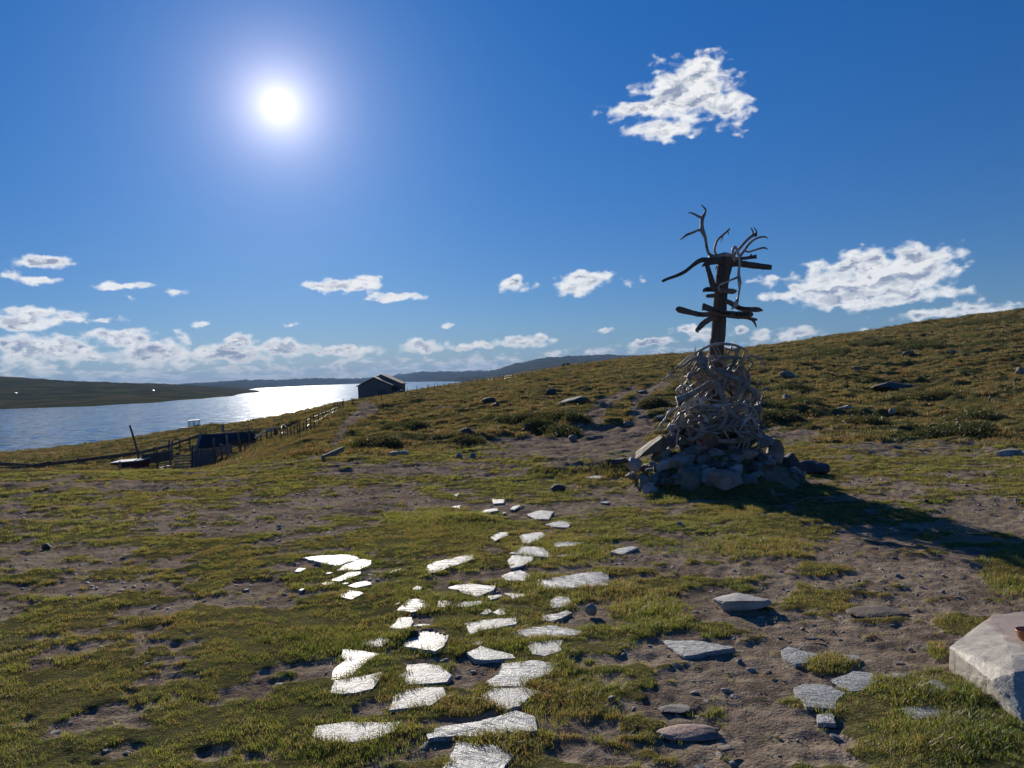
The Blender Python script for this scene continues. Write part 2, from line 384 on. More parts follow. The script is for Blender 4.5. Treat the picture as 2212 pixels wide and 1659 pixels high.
TRACKS = [[(1262,925,32),(1285,900,24),(1300,872,17),(1325,862,12),(1350,845,9),(1372,838,7)],[(1385,925,28),(1382,890,21),(1378,865,15),(1400,845,12),(1425,833,9),(1445,826,7)],
          [(714,962,8),(735,940,12),(745,920,13),(762,905,12),(785,890,13),(778,878,9),(790,872,10)],[(805,882,14),(775,900,8)],[(1200,980,46),(1300,952,40),(1395,925,30)]]
def soil_mask(x, y, z):
    px, py = proj(x, y, z)
    m = np.full(x.shape, -1.0)
    for (ex, ey, rx, ry, w) in SOIL_ELL:
        d = np.hypot((px - ex) / rx, (py - ey) / ry)
        m = np.maximum(m, w * (1 - d * d) )
    for tr in TRACKS:
        d = seg_d(px, py, tr); m = np.maximum(m, 1.9 * (1 - d))
    r = np.hypot(x, y)
    m = np.where(y > 0.5, m, .2)
    n = fbm(x / .75, y / .55, 4, 60, .62) * .95 + fbm(x / 3.1, y / 2.3, 2, 66) * .5
    n2 = fbm(x / .42, y / .20, 3, 68, .6)
    v = np.maximum(m, np.where(r < 18, .12, -1)) + n * (1.0 - .55 * smst(15, 30, r)) + n2 * .55 * (1 - smst(14, 22, r))
    return smst(0.18, 0.62, v) * (1 - smst(250, 500, r))

# ------------------------------------------------------------------ materials
def new_mat(name):
    m = bpy.data.materials.new(name); m.use_nodes = True
    t = NT(m.node_tree); t.n.clear()
    out = t.new('ShaderNodeOutputMaterial')
    return m, t, out
def principled(t, out, col, rough=.8, spec=.3, normal=None, **kw):
    b = t.new('ShaderNodeBsdfPrincipled'); t.setin(b.inputs['Base Color'], col); t.setin(b.inputs['Roughness'], rough)
    b.inputs['Specular IOR Level'].default_value = spec
    if normal is not None: t.link(normal, b.inputs['Normal'])
    for k, v in kw.items(): t.setin(b.inputs[k], v)
    t.link(b.outputs[0], out.inputs[0]); return b
def obj_co(t): return t.new('ShaderNodeTexCoord').outputs['Object']
def pos(t): return t.new('ShaderNodeNewGeometry').outputs['Position']

def mat_ground():
    m, t, out = new_mat('tundra_ground'); p = pos(t)
    at = t.new('ShaderNodeAttribute', attribute_name='soil').outputs['Fac']
    nA = t.noise(p, .22, 5, .6); nB = t.noise(p, 1.3, 5, .65); nC = t.noise(p, 9, 5, .65); nD = t.noise(p, 60, 4, .6)
    g = t.mix(t.mr(nB, .35, .65), (.070, .068, .030, 1), (.135, .120, .050, 1))
    g = t.mix(t.mr(nA, .48, .68), g, (.175, .115, .042, 1))
    g = t.mix(t.mr(nC, .50, .70), g, (.12, .125, .030, 1))
    g = t.mix(t.math('MULTIPLY', t.mr(t.noise(p, .55, 5, .7), .56, .68), .75), g, (.030, .038, .017, 1))
    g = t.mix(t.math('MULTIPLY', t.mr(t.noise(p, 3.2, 4, .7), .60, .72), .6), g, (.17, .12, .05, 1))
    g = t.mix(1.0, g, t.mix(nD, (.55, .55, .55, 1), (1.45, 1.45, 1.45, 1)), 'MULTIPLY')
    s = t.mix(t.mr(nB, .35, .68), (.15, .112, .082, 1), (.29, .225, .165, 1))
    s = t.mix(t.mr(nC, .45, .75), s, (.35, .28, .21, 1))
    s = t.mix(1.0, s, t.mix(nD, (.6, .6, .6, 1), (1.4, 1.4, 1.4, 1)), 'MULTIPLY')
    vor = t.vor(p, 26, out='Distance')
    s = t.mix(t.mr(vor, .10, .05), s, (.42, .37, .33, 1))
    mask = t.mr(t.math('ADD', at, t.math('MULTIPLY_ADD', nC, .7, -.35)), .35, .62)
    # far land: brown-green heath, its colour darkened to stand for shade on backlit slopes
    ln = t.vmath('LENGTH', p); farf = t.mr(ln, 250, 700)
    fh = t.mix(t.mr(t.noise(p, .02, 5, .65), .4, .62), (.042, .050, .022, 1), (.090, .075, .040, 1))
    fh = t.mix(1.0, fh, t.mix(t.noise(p, .12, 4, .7), (.6, .6, .6, 1), (1.4, 1.4, 1.4, 1)), 'MULTIPLY')
    c = t.mix(mask, g, s); c = t.mix(farf, c, fh)
    h = t.math('ADD', t.math('MULTIPLY', nC, .5), t.math('MULTIPLY', nD, .28))
    nrm = t.bump(h, .9, .06)
    nrm = t.bump(t.noise(p, 1.6, 6, .7), t_far_strength, .5, nrm) if False else nrm
    principled(t, out, c, 1.0, 0.0, nrm)
    return m

def mat_rock(name, c1, c2, scale=6, spec=.3, rough=.75, bump=.6, streak=None):
    m, t, out = new_mat(name); p = obj_co(t)
    oi = t.new('ShaderNodeObjectInfo').outputs['Random']
    pv = t.vmath('ADD', p, t.vmath('SCALE', (7.3, 3.1, 5.7), sc=oi))
    n1 = t.noise(pv, scale, 6, .65); n2 = t.noise(pv, scale * 7, 5, .7); n3 = t.noise(pv, scale * .5, 3, .5)
    c = t.mix(t.mr(n1, .36, .64), c1, c2)
    c = t.mix(t.math('MULTIPLY', t.mr(n3, .55, .66), .5), c, (.07, .075, .05, 1))         # lichen and weathering
    c = t.mix(t.math('MULTIPLY', t.mr(t.vor(pv, scale * 3), .18, .05), .35), c, (.33, .33, .28, 1))
    c = t.mix(1.0, c, t.mix(n2, (.62, .62, .62, 1), (1.38, 1.38, 1.38, 1)), 'MULTIPLY')
    h = t.math('ADD', t.math('MULTIPLY', n1, .6), t.math('MULTIPLY', n2, .4))
    principled(t, out, c, rough, spec, t.bump(h, bump, .03))
    return m
def mat_slate(name, c1, c2, rough, spec, streak=0.0, rosy=0.0):
    m, t, out = new_mat(name); p = obj_co(t)
    oi = t.new('ShaderNodeObjectInfo').outputs['Random']
    pv = t.vmath('ADD', p, t.vmath('SCALE', (17.3, 13.1, 5.7), sc=oi))
    rz = t.new('ShaderNodeVectorRotate', rotation_type='Z_AXIS'); t.link(pv, rz.inputs[0]); t.link(t.math('MULTIPLY_ADD', oi, .8, .1), rz.inputs['Angle'])
    lam = t.mapping(rz.outputs[0], scale=(1.2, 9, 4))
    n1 = t.noise(pv, 14, 7, .68); n2 = t.noise(pv, 75, 5, .65); n3 = t.noise(lam, 3.2, 5, .65, .4)
    c = t.mix(t.mr(n1, .3, .7), c1, c2)
    c = t.mix(t.math('MULTIPLY', t.mr(t.noise(pv, 5, 3, .6), .62, .70), .7), c, (.10, .085, .07, 1))
    c = t.mix(t.math('MULTIPLY', t.mr(t.vor(pv, 9), .09, .04), .8), c, (.06, .055, .05, 1))
    h = t.math('ADD', t.math('ADD', t.math('MULTIPLY', n1, .6), t.math('MULTIPLY', n2, .22)), t.math('MULTIPLY', t.mr(n3, .46, .54), streak))
    principled(t, out, c, t.math('MULTIPLY_ADD', n2, .15, rough - .07), spec, t.bump(h, 1.0, .030))
    return m
def mat_wood(name, c1, c2, axis=2, rough=.8):
    m, t, out = new_mat(name); p = obj_co(t)
    sc = [9, 9, 9]; sc[axis] = .7
    q = t.mapping(p, scale=tuple(sc)); n = t.noise(q, 3, 7, .7, .5); n2 = t.noise(p, 5, 3, .6)
    c = t.mix(t.mr(n, .33, .66), c1, c2); c = t.mix(t.math('MULTIPLY', t.mr(n2, .5, .7), .4), c, (.10, .095, .085, 1))
    principled(t, out, c, .95, .08, t.bump(n, .9, .015))
    return m
def mat_plain(name, col, rough=.6, spec=.4, metal=0.0, var=.25):
    m, t, out = new_mat(name); p = obj_co(t); n = t.noise(p, 8, 5, .65)
    c = t.mix(1.0, col, t.mix(n, (1 - var,) * 3 + (1,), (1 + var,) * 3 + (1,)), 'MULTIPLY')
    principled(t, out, c, rough, spec, t.bump(n, .2, .01), Metallic=metal)
    return m
def mat_leaf(name, c1, c2, c3, trans=.45, nscale=1.1):
    m, t, out = new_mat(name); p = pos(t)
    oi = t.new('ShaderNodeObjectInfo').outputs['Random']
    at = t.new('ShaderNodeAttribute', attribute_name='tip').outputs['Fac']
    f = t.math('ADD', t.mr(t.noise(p, nscale, 3, .6), .35, .65), t.math('MULTIPLY_ADD', oi, .6, -.3))
    c = t.mix(t.mr(f, 0, 1, typ='LINEAR'), c1, c2)
    c = t.mix(t.math('MULTIPLY', t.mr(t.math('ADD', t.noise(p, .5, 3, .6), t.math('MULTIPLY', oi, .2)), .52, .72), .85), c, c3)
    d = t.new('ShaderNodeBsdfDiffuse'); t.link(c, d.inputs[0])
    tr = t.new('ShaderNodeBsdfTranslucent'); t.link(t.mix(1.0, c, (1.5, 1.45, .8, 1), 'MULTIPLY'), tr.inputs[0])
    gl = t.new('ShaderNodeBsdfGlossy'); gl.inputs['Roughness'].default_value = .45; gl.inputs[0].default_value = (.6, .6, .55, 1)
    m1 = t.new('ShaderNodeMixShader'); m1.inputs[0].default_value = trans; t.link(d.outputs[0], m1.inputs[1]); t.link(tr.outputs[0], m1.inputs[2])
    m2 = t.new('ShaderNodeMixShader'); m2.inputs[0].default_value = .06; t.link(m1.outputs[0], m2.inputs[1]); t.link(gl.outputs[0], m2.inputs[2])
    t.link(m2.outputs[0], out.inputs[0])
    return m
def mat_water():
    m, t, out = new_mat('lake_water'); p = pos(t)
    q = t.mapping(p, scale=(.6, 1.0, 1))
    n1 = t.noise(q, .30, 6, .72, .2, color=True); n3 = t.noise(t.mapping(p, scale=(.012, .03, 1)), 1, 4, .6)
    v = t.vmath('MULTIPLY', t.vmath('SUBTRACT', n1, (.5, .5, .5)), (1, 1, 0))
    nrm = t.vmath('NORMALIZE', t.vmath('ADD', t.vmath('SCALE', v, sc=t.mr(n3, .35, .65, .75, 1.0)), (0, 0, 1)))
    ro = .12
    b = principled(t, out, (.012, .045, .10, 1), ro, .5, nrm, IOR=1.33)
    return m

# ------------------------------------------------------------------ ground sheet
def build_ground():
    fine = np.arange(-38.5, 38.51, .088)
    side = np.concatenate([np.arange(-180, -60, 3.0), np.arange(-60, -38.5, .8)])
    th = np.radians(np.concatenate([side, fine, -side[::-1]]))
    th = th[:-1] if abs(th[-1] - math.pi) < 1e-6 else th
    rr = np.concatenate([np.geomspace(.35, 2.4, 14, endpoint=False), np.geomspace(2.4, 20, 330, endpoint=False), np.geomspace(20, 170, 270, endpoint=False), np.geomspace(170, 15400, 250)])
    T, Rr = np.meshgrid(th, rr, indexing='ij')
    x = (np.sin(T) * Rr).ravel(); y = (np.cos(T) * Rr).ravel(); z = H(x, y)
    soil = soil_mask(x, y, z)
    near = 1 - smst(16, 30, np.hypot(x, y))
    # trodden soil is rough and a little lower than the turf
    z = z - near * soil * .018 + near * soil * .012 * fbm(x / .13, y / .10, 2, 90) - (1 - near) * soil * (1 - smst(120, 200, np.hypot(x, y))) * .03
    r_ = np.hypot(x, y); z = z + soil * smst(10.5, 13, r_) * (1 - smst(28, 45, r_)) * (.045 * fbm(x / .55, y / .33, 3, 93))
    inside, dms = in_slabs(x, y); z = z - np.where(inside & (y > 0), .035, 0)
    n_t, n_r = len(th), len(rr)
    v = np.empty((n_t * n_r + 1, 3)); v[:-1, 0] = x; v[:-1, 1] = y; v[:-1, 2] = z; v[-1] = (0, 0, Hs(0, .4))
    i = np.arange(n_t)[:, None]; j = np.arange(n_r - 1)[None, :]; i2 = (i + 1) % n_t
    a = (i * n_r + j); b = (i2 * n_r + j); q = np.stack([a, b, b + 1, a + 1], -1).reshape(-1, 4)
    tri = np.stack([np.full(n_t, n_t * n_r), ((np.arange(n_t) + 1) % n_t) * n_r, np.arange(n_t) * n_r], -1)
    me = bpy.data.meshes.new('ground')
    nv = len(v); nq, ntri = len(q), len(tri)
    me.vertices.add(nv); me.vertices.foreach_set('co', v.astype(np.float32).ravel())
    me.loops.add(nq * 4 + ntri * 3); me.loops.foreach_set('vertex_index', np.concatenate([q[:, ::-1].ravel(), tri[:, ::-1].ravel()]).astype(np.int32))
    me.polygons.add(nq + ntri)
    me.polygons.foreach_set('loop_start', np.concatenate([np.arange(nq) * 4, nq * 4 + np.arange(ntri) * 3]).astype(np.int32))
    me.update(calc_edges=True)
    me.polygons.foreach_set('use_smooth', np.ones(nq + ntri, dtype=bool))
    at = me.attributes.new('soil', 'FLOAT', 'POINT'); at.data.foreach_set('value', np.append(soil, .2).astype(np.float32))
    me.materials.append(mat_ground())
    o = bpy.data.objects.new('ground', me); COL.objects.link(o); tag(o, kind='structure')
    nrm = me.polygons[0].normal
    if me.polygons[len(me.polygons) // 2].normal.z < 0: me.flip_normals()
def build_water():
    o = link_mesh('lake_water', [(-16000, 60, LAKE), (9000, 60, LAKE), (9000, 15300, LAKE), (-16000, 15300, LAKE)], [(0, 1, 2, 3)], mat_water(), smooth=False)
    tag(o, kind='structure')
build_water()
HAZE = 7e-5
def build_haze():
    m, t, out = new_mat('haze_air')
    v = t.new('ShaderNodeVolumePrincipled'); v.inputs['Color'].default_value = (.30, .56, 1.0, 1); v.inputs['Density'].default_value = HAZE
    v.inputs['Anisotropy'].default_value = 0.0
    t.link(v.outputs[0], out.inputs['Volume'])
    X0, X1, Y0, Y1, Z0, Z1 = -16500, 16500, -16500, 16500, -16, 260
    vs = [(x, y, z) for z in (Z0, Z1) for y in (Y0, Y1) for x in (X0, X1)]
    o = link_mesh('haze', vs, [(0, 2, 3, 1), (4, 5, 7, 6), (0, 1, 5, 4), (2, 6, 7, 3), (0, 4, 6, 2), (1, 3, 7, 5)], m, smooth=False)
    tag(o, kind='stuff')
build_haze()

# ------------------------------------------------------------------ shape helpers
M_ANT = mat_rock('weathered_antler', (.36, .30, .25, 1), (.21, .175, .15, 1), 9, .35, .55, .35)
M_ANTL = mat_rock('bleached_antler', (.56, .51, .44, 1), (.38, .34, .28, 1), 9, .4, .5, .3)
M_WOOD = mat_wood('weathered_post_wood', (.085, .066, .052, 1), (.17, .135, .11, 1))
M_PLANK = mat_wood('weathered_plank_wood', (.11, .085, .070, 1), (.22, .175, .145, 1), 0)
M_PAINT = mat_plain('dark_lettering', (.012, .010, .010, 1), .7, .2)
def spline(pts, n):
    """Catmull-Rom through rows (any width)"""
    pts = np.array(pts, float)
    if len(pts) == 2: 
        t_ = np.linspace(0, 1, n)[:, None]; return pts[0] * (1 - t_) + pts[1] * t_
    p = np.vstack([2 * pts[0] - pts[1], pts, 2 * pts[-1] - pts[-2]])
    out = []
    tt = np.linspace(0, len(pts) - 1 - 1e-6, n)
    for t_ in tt:
        i = int(t_); f = t_ - i; a, b, c, d = p[i], p[i + 1], p[i + 2], p[i + 3]
        out.append(.5 * (2 * b + (c - a) * f + (2 * a - 5 * b + 4 * c - d) * f * f + (3 * b - a - 3 * c + d) * f ** 3))
    return np.array(out)
class MB:
    def __init__(s): s.v = []; s.f = []
    def tube(s, pts, rad, n=16, seg=8, flat=1.0, fdir=None, rough=0.0, seed=0, cap=True):
        """pts: 3d points; rad: radii at the same points; flat squashes the section across fdir"""
        rows = np.hstack([np.array([tuple(p) for p in pts], float), np.array(rad, float)[:, None]])
        q = spline(rows, n); P_ = q[:, :3]; r = np.maximum(q[:, 3], .0015)
        rng = np.random.RandomState(abs(seed) + 1)
        T = np.gradient(P_, axis=0); T /= np.linalg.norm(T, axis=1)[:, None] + 1e-9
        up = np.array(fdir if fdir is not None else (0.13, 1, .21), float)
        b0 = len(s.v)
        for i in range(n):
            u = up - T[i] * up.dot(T[i]); u /= np.linalg.norm(u) + 1e-9; w = np.cross(T[i], u)
            rr = r[i] * (1 + rough * (rng.rand() - .5))
            for k in range(seg):
                a = 2 * math.pi * k / seg
                e = 1 + rough * .6 * (rng.rand() - .5)
                s.v.append(tuple(P_[i] + (u * math.cos(a) * flat + w * math.sin(a)) * rr * e))
        for i in range(n - 1):
            for k in range(seg):
                a = b0 + i * seg + k; b = b0 + i * seg + (k + 1) % seg
                s.f.append((a, b, b + seg, a + seg))
        if cap:
            s.f.append(tuple(b0 + k for k in range(seg))[::-1]); s.f.append(tuple(b0 + (n - 1) * seg + k for k in range(seg)))
        return s
    def box(s, c, size, rot=None):
        b0 = len(s.v)
        for dx in (-.5, .5):
            for dy in (-.5, .5):
                for dz in (-.5, .5):
                    q = Vector((dx * size[0], dy * size[1], dz * size[2]))
                    if rot is not None: q = rot @ q
                    s.v.append(tuple(Vector(c) + q))
        for f in [(0, 1, 3, 2), (4, 6, 7, 5), (0, 4, 5, 1), (2, 3, 7, 6), (0, 2, 6, 4), (1, 5, 7, 3)]: s.f.append(tuple(b0 + k for k in f))
        return s
    def bar(s, a, b, w, h, up=(0, 0, 1)):
        """rectangular bar from a to b"""
        a, b = Vector(a), Vector(b); d = (b - a); L = d.length; x = d.normalized(); z = Vector(up); y = z.cross(x).normalized(); z = x.cross(y)
        rot = Matrix((x, y, z)).transposed()
        return s.box((a + b) / 2, (L, w, h), rot)
    def prism(s, front, depth):
        """front: list of world points (polygon), depth: offset vector"""
        b0 = len(s.v); n = len(front)
        s.v += [tuple(p) for p in front] + [tuple(Vector(p) + Vector(depth)) for p in front]
        s.f.append(tuple(b0 + k for k in range(n))); s.f.append(tuple(b0 + n + k for k in range(n))[::-1])
        for k in range(n): s.f.append((b0 + k, b0 + n + k, b0 + n + (k + 1) % n, b0 + (k + 1) % n))
        return s
    def build(s, name, mat, parent=None, smooth=True, origin=None):
        o = link_mesh(name, s.v, s.f, mat, parent, smooth, origin)
        bm = bmesh.new(); bm.from_mesh(o.data); bmesh.ops.recalc_face_normals(bm, faces=bm.faces); bm.to_mesh(o.data); bm.free()
        return o
_ico = {}
def ico(sub):
    if sub not in _ico:
        bm = bmesh.new(); bmesh.ops.create_icosphere(bm, subdivisions=sub, radius=1)
        _ico[sub] = (np.array([v.co[:] for v in bm.verts]), [tuple(v.index for v in f.verts) for f in bm.faces]); bm.free()
    return _ico[sub]
def rock(name, c, size, mat, seed, facets=9, rough=.07, sub=4, rotz=None, flatbot=None, tilt=0.0, smooth=False):
    """angular stone: a ball cut by random planes, then weathered with noise. size = full extents"""
    v, f = ico(sub); v = v.copy(); rng = np.random.RandomState(seed)
    for k in range(facets):
        nrm = rng.randn(3); nrm /= np.linalg.norm(nrm); dcut = .50 + .30 * rng.rand()
        d = v @ nrm; over = d > dcut
        v[over] -= np.outer((d[over] - dcut) * .96, nrm)
    nz = fbm(v[:, 0] * 1.5 + seed, v[:, 1] * 1.5 + v[:, 2] * 1.3, 4, seed) + fbm(v[:, 1] * 1.5 - seed, v[:, 2] * 1.7, 3, seed + 5)
    v *= (1 + rough * nz + .018 * fbm(v[:, 0] * 6 + seed, v[:, 1] * 6 + v[:, 2] * 5, 3, seed + 9))[:, None]
    v -= (v.max(0) + v.min(0)) / 2; v /= (v.max(0) - v.min(0)) 
    v *= np.array(size)
    if tilt:
        ct, st = math.cos(tilt), math.sin(tilt); v = np.stack([v[:, 0] * ct + v[:, 2] * st, v[:, 1], -v[:, 0] * st + v[:, 2] * ct], 1)
    if rotz:
        ct, st = math.cos(rotz), math.sin(rotz); v = np.stack([v[:, 0] * ct - v[:, 1] * st, v[:, 0] * st + v[:, 1] * ct, v[:, 2]], 1)
    o = link_mesh(name, v + np.array(c), f, mat, None, True, tuple(c))
    try:
        o.data.set_sharp_from_angle(angle=R(28))
    except Exception: pass
    return o

# ------------------------------------------------------------------ paving slabs
M_SL = [mat_slate('pale_slate', (.46, .44, .40, 1), (.30, .29, .27, 1), .52, .36),
        mat_slate('layered_slate', (.46, .43, .39, 1), (.30, .28, .26, 1), .46, .55, streak=.9),
        mat_slate('grey_slate', (.38, .375, .36, 1), (.27, .27, .265, 1), .50, .45, streak=.25),
        mat_slate('smooth_slate', (.42, .41, .39, 1), (.31, .305, .295, 1), .46, .42, streak=.22),
        mat_slate('rosy_slate', (.44, .38, .35, 1), (.34, .29, .27, 1), .45, .5)]
CV = {'A': (630.9, 1152.1, .17361), 'B': (960, 1042.3, .19842), 'C': (630.9, 1344.1, .27282), 'D': (1316.7, 1042.3, .40476), 'E': (1338.6, 905.2, .13889),
      'F': (1415.4, 729.6, .13889), 'G': (1448.3, 614.4, .09921), 'H': (1371.5, 411.5, .18184), 'I': (0, 0, 1.0), 'J': (219.4, 877.8, .1984), 'K': (713.2, 795.5, .1488),
      'L': (735.1, 801.0, .0744), 'N': (1316.6, 685.7, .24799)}
def cv(k, x, y): a, b, s = CV[k]; return a + x * s, b + y * s
